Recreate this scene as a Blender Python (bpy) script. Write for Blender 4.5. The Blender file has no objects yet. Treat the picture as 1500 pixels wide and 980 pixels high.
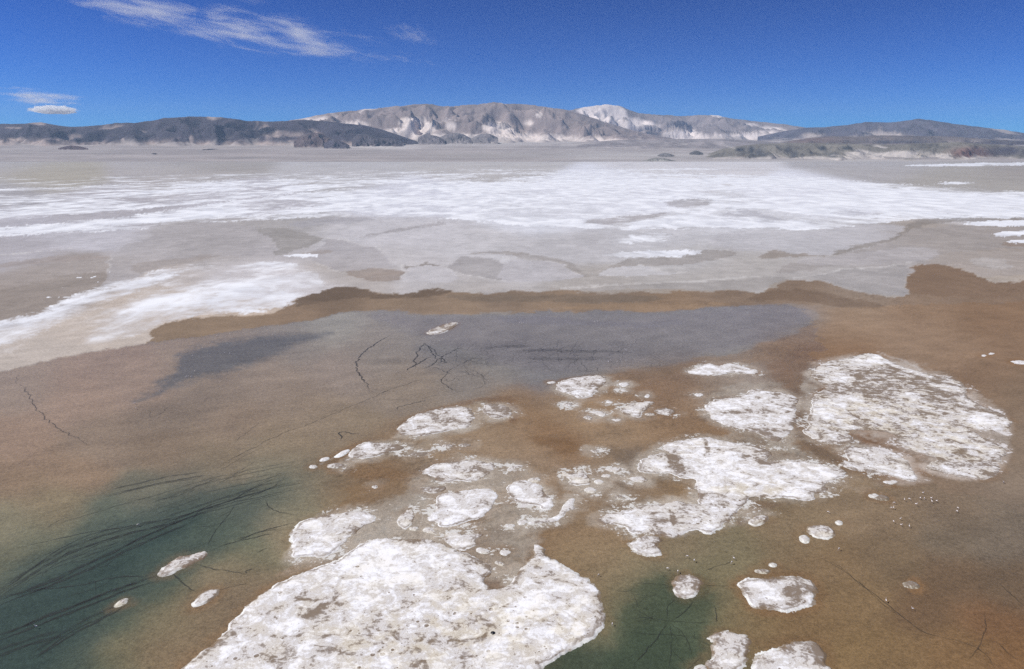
import bpy, math, random
import numpy as np

# ------------------------------------------------------------------ camera, sky, sun, exposure
S = bpy.context.scene
COL = S.collection
CAM_H, PITCH, FPX = 120.0, math.radians(15.0), 1000.0      # drone height, downward tilt, focal length (1500 px wide frame)
cam_data = bpy.data.cameras.new("drone_camera")
cam_data.sensor_width = 36.0
cam_data.lens = 24.0
cam_data.clip_start = 0.5
cam_data.clip_end = 400000.0
cam = bpy.data.objects.new("drone_camera", cam_data)
COL.objects.link(cam)
cam.location = (0, 0, CAM_H)
cam.rotation_euler = (math.pi / 2 - PITCH, 0, 0)
S.camera = cam

SUN_EL, SUN_AZ = math.radians(50.0), math.radians(-92.0)   # azimuth clockwise from the view direction (+Y)
w = bpy.data.worlds.new("World")
S.world = w
w.use_nodes = True
wn, wl = w.node_tree.nodes, w.node_tree.links
bg = wn["Background"]
sky = wn.new("ShaderNodeTexSky")
sky.sky_type = 'NISHITA'
sky.sun_disc = False
sky.sun_elevation = SUN_EL
sky.sun_rotation = SUN_AZ
sky.altitude = 3500.0
sky.air_density = 1.0
sky.dust_density = 0.15
sky.ozone_density = 4.0
# thin, dry high-altitude air: the same deepening of the blue over the whole dome
lo_ = wn.new("ShaderNodeVectorMath"); lo_.operation = 'SCALE'; lo_.inputs["Scale"].default_value = 0.1
gam = wn.new("ShaderNodeGamma")
gam.inputs[1].default_value = 1.7
hi_ = wn.new("ShaderNodeVectorMath"); hi_.operation = 'MULTIPLY'; hi_.inputs[1].default_value = (1.5, 6.4, 11.8)
wl.new(sky.outputs[0], lo_.inputs[0])
wl.new(lo_.outputs[0], gam.inputs[0])
wl.new(gam.outputs[0], hi_.inputs[0])
wl.new(hi_.outputs[0], bg.inputs[0])
bg.inputs[1].default_value = 0.10

sd_ = bpy.data.lights.new("sun", 'SUN')
sd_.energy = 4.9
sd_.angle = math.radians(0.53)
sd_.color = (1.0, 0.965, 0.91)
sun = bpy.data.objects.new("sun", sd_)
COL.objects.link(sun)
sx, sy, sz = math.sin(SUN_AZ) * math.cos(SUN_EL), math.cos(SUN_AZ) * math.cos(SUN_EL), math.sin(SUN_EL)
from mathutils import Vector
sun.rotation_euler = Vector((sx, sy, sz)).to_track_quat('Z', 'Y').to_euler()
sun.location = (0, 0, 500)

S.view_settings.view_transform = 'Standard'
S.view_settings.look = 'None'
S.view_settings.exposure = 0.0
S.view_settings.gamma = 1.0
S.view_settings.use_curve_mapping = False
S.render.engine = 'CYCLES'
S.cycles.volume_bounces = 6
S.cycles.max_bounces = 8
S.cycles.transparent_max_bounces = 12
S.cycles.use_denoising = False

# ------------------------------------------------------------------ maths helpers
CP, SP = math.cos(PITCH), math.sin(PITCH)

def ray(px, py):
    a = (np.asarray(px, float) - 750) / FPX
    b = (490 - np.asarray(py, float)) / FPX
    return a, CP + b * SP, -SP + b * CP           # world x, y (forward), z

def px2g(px, py, z=0.0):
    x, y, zz = ray(px, py)
    t = (z - CAM_H) / zz
    return x * t, y * t

def g2px(X, Y, Z=0.0):
    dz = Z - CAM_H
    f = Y * CP - dz * SP
    u = Y * SP + dz * CP
    f = np.maximum(f, 1e-3)
    return 750 + FPX * X / f, 490 - FPX * u / f

def _h(ix, iy, seed):
    n = ix.astype(np.uint32) * np.uint32(374761393) + iy.astype(np.uint32) * np.uint32(668265263) + np.uint32((seed * 974634777 + 12345) & 0xffffffff)
    n = (n ^ (n >> np.uint32(13))) * np.uint32(1274126177)
    n = (n ^ (n >> np.uint32(16))) * np.uint32(2246822519)
    return n ^ (n >> np.uint32(15))

def gnoise(x, y, seed=0):
    xf, yf = np.floor(x), np.floor(y)
    ix, iy = xf.astype(np.int64), yf.astype(np.int64)
    fx, fy = x - xf, y - yf
    u = fx * fx * fx * (fx * (fx * 6 - 15) + 10)
    v = fy * fy * fy * (fy * (fy * 6 - 15) + 10)
    def g(ox, oy):
        a = _h(ix + ox, iy + oy, seed).astype(np.float64) * (2 * math.pi / 4294967296.0)
        return np.cos(a) * (fx - ox) + np.sin(a) * (fy - oy)
    a, b, c, d = g(0, 0), g(1, 0), g(0, 1), g(1, 1)
    return (a + (b - a) * u + (c - a) * v + (a - b - c + d) * u * v) * 1.5

def fbm(x, y, octv=5, seed=0, gain=0.5, lac=2.03):
    s, a, n = 0.0, 1.0, 0.0
    for i in range(octv):
        s = s + a * gnoise(x, y, seed + i * 17)
        n += a
        x, y, a = x * lac + 13.7, y * lac - 7.1, a * gain
    return s / n

def ridged(x, y, octv=5, seed=0, gain=0.55):
    s, a, n = 0.0, 1.0, 0.0
    for i in range(octv):
        s = s + a * (1 - np.abs(gnoise(x, y, seed + i * 31)) * 1.6)
        n += a
        x, y, a = x * 2.1 + 5.3, y * 2.1 + 9.1, a * gain
    return s / n

def sstep(a, b, x):
    t = np.clip((x - a) / (b - a), 0, 1)
    return t * t * (3 - 2 * t)

def smooth_poly(p, n=2):
    p = np.asarray(p, float)
    for _ in range(n):
        q = np.roll(p, -1, 0)
        p = np.stack([0.75 * p + 0.25 * q, 0.25 * p + 0.75 * q], 1).reshape(-1, 2)
    return p

def smooth_line(p, n=2):
    p = np.asarray(p, float)
    for _ in range(n):
        a, b = p[:-1], p[1:]
        m = np.stack([0.75 * a + 0.25 * b, 0.25 * a + 0.75 * b], 1).reshape(-1, 2)
        p = np.concatenate([p[:1], m, p[-1:]])
    return p

def sdpoly(x, y, poly):
    """signed distance, positive inside"""
    poly = np.asarray(poly, float)
    d = np.full(x.shape, 1e18)
    ins = np.zeros(x.shape, bool)
    x0, y0 = poly[-1]
    for x1, y1 in poly:
        ex, ey = x1 - x0, y1 - y0
        wx, wy = x - x0, y - y0
        t = np.clip((wx * ex + wy * ey) / (ex * ex + ey * ey + 1e-12), 0, 1)
        dx, dy = wx - ex * t, wy - ey * t
        d = np.minimum(d, dx * dx + dy * dy)
        if ey != 0:
            c = ((y0 <= y) & (y < y1)) | ((y1 <= y) & (y < y0))
            ins ^= c & (wx < (y - y0) * ex / ey)
        x0, y0 = x1, y1
    return np.where(ins, 1, -1) * np.sqrt(d)

def lin(c):
    c = np.asarray(c, float) / 255.0
    return np.where(c <= 0.04045, c / 12.92, ((c + 0.055) / 1.055) ** 2.4)

ILL = 1.12                                        # sunlit white of albedo 1 renders about this bright
def alb(r, g, b):
    return tuple(np.clip(lin((r, g, b)) / ILL, 0.004, 0.9))

# ------------------------------------------------------------------ mesh and object helpers
def make_mesh(name, verts, faces, mat, smooth=True, attrs=None):
    me = bpy.data.meshes.new(name)
    verts = np.asarray(verts, np.float32)
    faces = np.asarray(faces, np.int32)
    k = faces.shape[1]
    me.vertices.add(len(verts))
    me.vertices.foreach_set("co", verts.ravel())
    me.loops.add(faces.size)
    me.loops.foreach_set("vertex_index", faces.ravel())
    me.polygons.add(len(faces))
    me.polygons.foreach_set("loop_start", np.arange(0, faces.size, k, dtype=np.int32))
    me.polygons.foreach_set("loop_total", np.full(len(faces), k, np.int32))
    me.polygons.foreach_set("use_smooth", np.full(len(faces), smooth))
    for an, av in (attrs or {}).items():
        av = np.asarray(av, np.float32)
        if av.ndim == 2:
            at = me.attributes.new(an, 'FLOAT_COLOR', 'POINT')
            full = np.ones((len(av), 4), np.float32)
            full[:, :3] = av
            at.data.foreach_set("color", full.ravel())
        else:
            at = me.attributes.new(an, 'FLOAT', 'POINT')
            at.data.foreach_set("value", av.ravel())
    me.update(calc_edges=True)
    me.validate()
    if mat:
        me.materials.append(mat)
    return me

def add(name, me, label=None, cat=None, group=None, kind=None, loc=None, parent=None):
    o = bpy.data.objects.new(name, me)
    COL.objects.link(o)
    if loc is not None:
        o.location = loc
    if parent is not None:
        o.parent = parent
    for k, v in (("label", label), ("category", cat), ("group", group), ("kind", kind)):
        if v:
            o[k] = v
    return o

def grid_faces(nr, nc):
    i = np.arange((nr - 1) * nc).reshape(nr - 1, nc)[:, :-1].ravel()
    return np.stack([i, i + 1, i + nc + 1, i + nc], 1)

# ------------------------------------------------------------------ node helpers
class NT:
    def __init__(self, name):
        self.m = bpy.data.materials.new(name)
        self.m.use_nodes = True
        self.t = self.m.node_tree
        self.n = self.t.nodes
        self.out = self.n["Material Output"]
        self.b = self.n["Principled BSDF"]
        self.co = self.n.new("ShaderNodeTexCoord")
    def L(self, a, b):
        self.t.links.new(a, b)
    def new(self, t, **kw):
        nd = self.n.new(t)
        for k, v in kw.items():
            setattr(nd, k, v)
        return nd
    def attr(self, name, col=False):
        nd = self.new("ShaderNodeAttribute", attribute_name=name)
        return nd.outputs["Color" if col else "Fac"]
    def mapping(self, scale=(1, 1, 1), rot=(0, 0, 0), src=None):
        nd = self.new("ShaderNodeMapping")
        nd.inputs["Scale"].default_value = scale
        nd.inputs["Rotation"].default_value = rot
        self.L(src or self.co.outputs["Object"], nd.inputs["Vector"])
        return nd.outputs[0]
    def noise(self, scale, detail=4, rough=0.55, vec=None, dist=0.0):
        nd = self.new("ShaderNodeTexNoise")
        nd.inputs["Scale"].default_value = scale
        nd.inputs["Detail"].default_value = detail
        nd.inputs["Roughness"].default_value = rough
        nd.inputs["Distortion"].default_value = dist
        self.L(vec or self.co.outputs["Object"], nd.inputs["Vector"])
        return nd.outputs["Fac"]
    def voronoi(self, scale, vec=None, rnd=1.0, out="Distance", feature='F1'):
        nd = self.new("ShaderNodeTexVoronoi", feature=feature)
        nd.inputs["Scale"].default_value = scale
        nd.inputs["Randomness"].default_value = rnd
        self.L(vec or self.co.outputs["Object"], nd.inputs["Vector"])
        return nd.outputs[out]
    def warped(self, amt=3.0, scale=.22):
        nd = self.new("ShaderNodeTexNoise")
        nd.inputs["Scale"].default_value = scale
        nd.inputs["Detail"].default_value = 4
        self.L(self.co.outputs["Object"], nd.inputs["Vector"])
        sc = self.new("ShaderNodeVectorMath", operation='SCALE')
        self.L(nd.outputs["Color"], sc.inputs[0])
        sc.inputs["Scale"].default_value = amt
        ad = self.new("ShaderNodeVectorMath", operation='ADD')
        self.L(self.co.outputs["Object"], ad.inputs[0])
        self.L(sc.outputs[0], ad.inputs[1])
        return ad.outputs[0]
    def val(self, s, v):
        if isinstance(v, (int, float)):
            s.default_value = v
        else:
            self.L(v, s)
    def math(self, op, a, b=0.0, c=0.0, clamp=False):
        nd = self.new("ShaderNodeMath", operation=op)
        nd.use_clamp = clamp
        for s, v in zip(nd.inputs, (a, b, c)):
            self.val(s, v)
        return nd.outputs[0]
    def ramp(self, x, lo, hi, a=0.0, b=1.0, smooth=True):
        nd = self.new("ShaderNodeMapRange")
        nd.interpolation_type = 'SMOOTHSTEP' if smooth else 'LINEAR'
        self.val(nd.inputs[0], x)
        for i, v in enumerate((lo, hi, a, b)):
            self.val(nd.inputs[i + 1], v)
        return nd.outputs[0]
    def mix(self, f, a, b, mode='MIX'):
        nd = self.new("ShaderNodeMix", data_type='RGBA', blend_type=mode)
        self.val(nd.inputs[0], f)
        for s, v in ((nd.inputs[6], a), (nd.inputs[7], b)):
            if isinstance(v, tuple):
                s.default_value = (*v[:3], 1)
            else:
                self.L(v, s)
        return nd.outputs[2]
    def scale(self, col, f):
        nd = self.new("ShaderNodeVectorMath", operation='SCALE')
        self.L(col, nd.inputs[0])
        self.val(nd.inputs["Scale"], f)
        return nd.outputs[0]
    def bump(self, h, strength=0.5, dist=0.1, normal=None):
        nd = self.new("ShaderNodeBump")
        nd.inputs["Strength"].default_value = strength
        nd.inputs["Distance"].default_value = dist
        self.L(h, nd.inputs["Height"])
        if normal is not None:
            self.L(normal, nd.inputs["Normal"])
        return nd.outputs[0]

WHITE = (0.82, 0.825, 0.84)

def ground_material():
    k = NT("playa_ground")
    sed = k.attr("sediment", True)
    salt, lace, wet = k.attr("salt"), k.attr("lace"), k.attr("wet")
    n0 = k.noise(2.6, 3, 0.6)
    n1 = k.noise(0.7, 5, 0.7)
    n2 = k.noise(0.06, 6, 0.65)
    n3 = k.noise(0.005, 7, 0.60, k.mapping((1, .6, 1), (0, 0, -.5)), .8)
    n5 = k.noise(0.022, 6, 0.62, k.mapping((1, .6, 1), (0, 0, .4)), .5)
    f = k.math('ADD', k.ramp(n1, .3, .7, -.20, .20, False), k.ramp(n2, .3, .7, -.10, .10, False))
    f = k.math('ADD', f, k.ramp(n0, .3, .7, -.26, .26, False))
    f = k.math('ADD', f, k.ramp(n5, .3, .7, -.07, .07, False))
    base = k.scale(sed, k.math('ADD', f, 1.0))
    # salt film: coverage cut by several scales of world-space streaks
    t = k.math('ADD', k.ramp(n3, .3, .7, -.42, .42, False), k.ramp(n5, .3, .7, -.22, .22, False))
    t = k.math('ADD', t, k.ramp(n2, .3, .7, -.15, .15, False))
    fac = k.ramp(k.math('ADD', k.math('SUBTRACT', salt, .44), k.math('MULTIPLY', t, .9)), -.26, .30)
    fac = k.math('MULTIPLY', fac, k.ramp(salt, .02, .15))
    sw = k.mix(k.ramp(n5, .3, .7), alb(212, 214, 220), alb(244, 246, 250))
    col = k.mix(fac, base, sw)
    # lacy salt crumbs on the mud round the islands
    lt = k.math('ADD', k.ramp(n1, .3, .7, -.5, .5, False), k.ramp(k.noise(.2, 5, .65), .3, .7, -.5, .5, False))
    lf = k.math('MULTIPLY', k.ramp(k.math('ADD', k.math('SUBTRACT', lace, .62), k.math('MULTIPLY', lt, .8)), -.05, .10), k.ramp(lace, .05, .2))
    col = k.mix(lf, col, k.mix(n0, alb(190, 182, 176), alb(240, 238, 238)))
    k.L(col, k.b.inputs["Base Color"])
    k.val(k.b.inputs["Roughness"], k.ramp(wet, 0, 1, 0.95, 0.7))
    k.b.inputs["Specular IOR Level"].default_value = 0.15
    k.L(k.bump(n1, 0.3, 0.06), k.b.inputs["Normal"])
    return k.m

def crust_material():
    k = NT("salt_crust")
    cover, edge, stain = k.attr("cover"), k.attr("edge"), k.attr("stain")
    n1 = k.noise(0.9, 4, 0.6, dist=0.5)
    n2 = k.noise(0.20, 7, 0.60, k.mapping((1, 1.3, 1), (0, 0, .35)), .9)
    n3 = k.noise(0.055, 6, 0.58, k.mapping((1, 1.3, 1), (0, 0, .35)), 0.6)
    n4 = k.noise(3.0, 3, 0.6)
    # tone = traced cover + several octaves of crust structure
    t = k.math('ADD', k.ramp(n2, .3, .7, -.52, .52, False), k.ramp(n1, .3, .7, -.22, .22, False))
    t = k.math('ADD', t, k.ramp(n3, .3, .7, -.30, .30, False))
    v = k.math('ADD', k.math('ADD', cover, t), k.ramp(n4, .3, .7, -.05, .05, False))
    # pits with a raised pale lip
    def pits(scale, keep, r0):
        vd = k.voronoi(scale)
        sep = k.new("ShaderNodeSeparateColor")
        k.L(k.voronoi(scale, out="Color"), sep.inputs[0])
        rad = k.ramp(sep.outputs[0], keep, 1.0, 0.0, r0, False)
        q = k.math('SUBTRACT', rad, vd)
        on = k.ramp(sep.outputs[0], keep, keep + .02)
        lip = k.math('MULTIPLY', k.math('MULTIPLY', k.ramp(q, -.16, -.06), k.ramp(q, -.03, .03, 1, 0)), on)
        return k.math('MULTIPLY', k.ramp(q, -.01, .05), on), lip
    p1, rnd1 = pits(0.42, .62, .30)
    p2, rnd2 = pits(1.1, .72, .34)
    pit = k.math('MULTIPLY', k.math('MAXIMUM', p1, p2), k.ramp(n3, .38, .55))
    v = k.math('SUBTRACT', v, k.math('MULTIPLY', pit, .46))
    lips = k.math('MULTIPLY', k.math('MAXIMUM', rnd1, rnd2), k.ramp(n3, .38, .55))
    v = k.math('ADD', v, k.math('MULTIPLY', lips, .22))
    seam = k.ramp(k.voronoi(.30, k.warped(), out='Distance', feature='DISTANCE_TO_EDGE'), .0, .055, 1, 0)
    v = k.math('SUBTRACT', v, k.math('MULTIPLY', k.math('MULTIPLY', seam, k.ramp(n2, .42, .58)), .15))
    cr = k.new("ShaderNodeValToRGB")
    el = cr.color_ramp.elements
    el[0].position, el[0].color = 0.05, (*alb(138, 124, 111), 1)
    el[1].position, el[1].color = 0.97, (*alb(252, 252, 255), 1)
    for p, c in ((.20, alb(156, 147, 140)), (.30, alb(180, 172, 166)), (.39, alb(206, 200, 194)), (.46, alb(234, 232, 231)), (.53, alb(194, 187, 179)), (.60, alb(230, 228, 228)), (.68, alb(208, 204, 201)), (.76, alb(247, 247, 250)), (.86, alb(232, 231, 232))):
        e = el.new(p)
        e.color = (*c, 1)
    k.L(v, cr.inputs[0])
    col = cr.outputs[0]
    st = k.math('MULTIPLY', stain, k.ramp(k.noise(0.14, 5, .65), .40, .62))
    col = k.mix(k.math('MULTIPLY', st, .8), col, k.mix(1.0, col, (0.93, 0.87, 0.72), 'MULTIPLY'))
    # fresh salt along parts of the water line, a damp band just inside it
    en = k.math('ADD', edge, k.ramp(n2, .3, .7, -.35, .35, False))
    damp = k.math('MULTIPLY', k.ramp(en, .25, .55), k.ramp(en, .7, 1.6, 1, 0))
    col = k.mix(k.math('MULTIPLY', damp, k.ramp(n3, .48, .60, 0, .75)), col, alb(146, 134, 122))
    rim = k.math('MULTIPLY', k.ramp(en, .08, .36, 1, 0), k.ramp(n3, .46, .56, 0, .75))
    col = k.mix(rim, col, alb(238, 236, 236))
    shore = k.math('MULTIPLY', k.ramp(en, -.1, .35, 1, 0), k.ramp(n3, .46, .56, .75, 0))
    col = k.mix(shore, col, alb(132, 110, 88))
    k.L(col, k.b.inputs["Base Color"])
    k.b.inputs["Roughness"].default_value = 0.9
    k.b.inputs["Specular IOR Level"].default_value = 0.2
    hh = k.math('ADD', v, k.math('MULTIPLY', n4, 0.3))
    k.L(k.bump(hh, 0.32, 0.12), k.b.inputs["Normal"])
    return k.m

def water_material():
    k = NT("shallow_brine")
    k.n.remove(k.b)
    tr = k.new("ShaderNodeBsdfTransparent")
    tr.inputs[0].default_value = (0.97, 0.985, 0.98, 1)
    gl = k.new("ShaderNodeBsdfGlossy")
    gl.inputs["Roughness"].default_value = 0.12
    gl.inputs["Color"].default_value = (1, 1, 1, 1)
    fr = k.new("ShaderNodeFresnel")
    fr.inputs["IOR"].default_value = 1.33
    n = k.noise(1.3, 3, 0.6, k.mapping((1, 1.8, 1)))
    nb = k.bump(n, 0.35, 0.05)
    k.L(nb, gl.inputs["Normal"])
    k.L(nb, fr.inputs["Normal"])
    mx = k.new("ShaderNodeMixShader")
    k.L(k.math('MULTIPLY', fr.outputs[0], 0.42), mx.inputs[0])
    k.L(tr.outputs[0], mx.inputs[1])
    k.L(gl.outputs[0], mx.inputs[2])
    k.L(mx.outputs[0], k.out.inputs[0])
    return k.m

def rock_material(name, fine):
    k = NT(name)
    sed = k.attr("sediment", True)
    n1 = k.noise(fine, 6, 0.7)
    n2 = k.noise(fine * 0.2, 5, 0.65)
    f = k.math('ADD', k.ramp(n1, .25, .75, -.14, .14, False), k.ramp(n2, .25, .75, -.12, .12, False))
    k.L(k.scale(sed, k.math('ADD', f, 1.0)), k.b.inputs["Base Color"])
    k.b.inputs["Roughness"].default_value = 0.95
    k.b.inputs["Specular IOR Level"].default_value = 0.1
    k.L(k.bump(k.math('ADD', n1, n2), 0.35, 25.0), k.b.inputs["Normal"])
    return k.m

def algae_material():
    k = NT("dark_algae")
    n = k.noise(0.8, 4, 0.6)
    fade = k.attr("fade")
    k.L(k.mix(n, alb(38, 42, 40), alb(62, 62, 58)), k.b.inputs["Base Color"])
    k.b.inputs["Roughness"].default_value = 0.8
    n2 = k.noise(0.35, 4, 0.7)
    k.L(k.math('MULTIPLY', fade, k.ramp(n2, .3, .6, .1, 1)), k.b.inputs["Alpha"])
    return k.m

M_GROUND, M_CRUST, M_WATER = ground_material(), crust_material(), water_material()
M_ROCK, M_ALGAE = rock_material("mountain_rock", 0.02), algae_material()

# ------------------------------------------------------------------ traced ground features (frame coordinates of the 1500 px photograph,
# unprojected once onto the lake plane; everything below works in metres on the ground)
def circ(cx, cy, rx, ry, n=11, seed=0, j=0.36):
    r = random.Random(seed + int(cx * 7 + cy * 13))
    return [(cx + rx * math.cos(2 * math.pi * i / n) * (1 + r.uniform(-j, j)),
             cy + ry * math.sin(2 * math.pi * i / n) * (1 + r.uniform(-j, j))) for i in range(n)]

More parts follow.
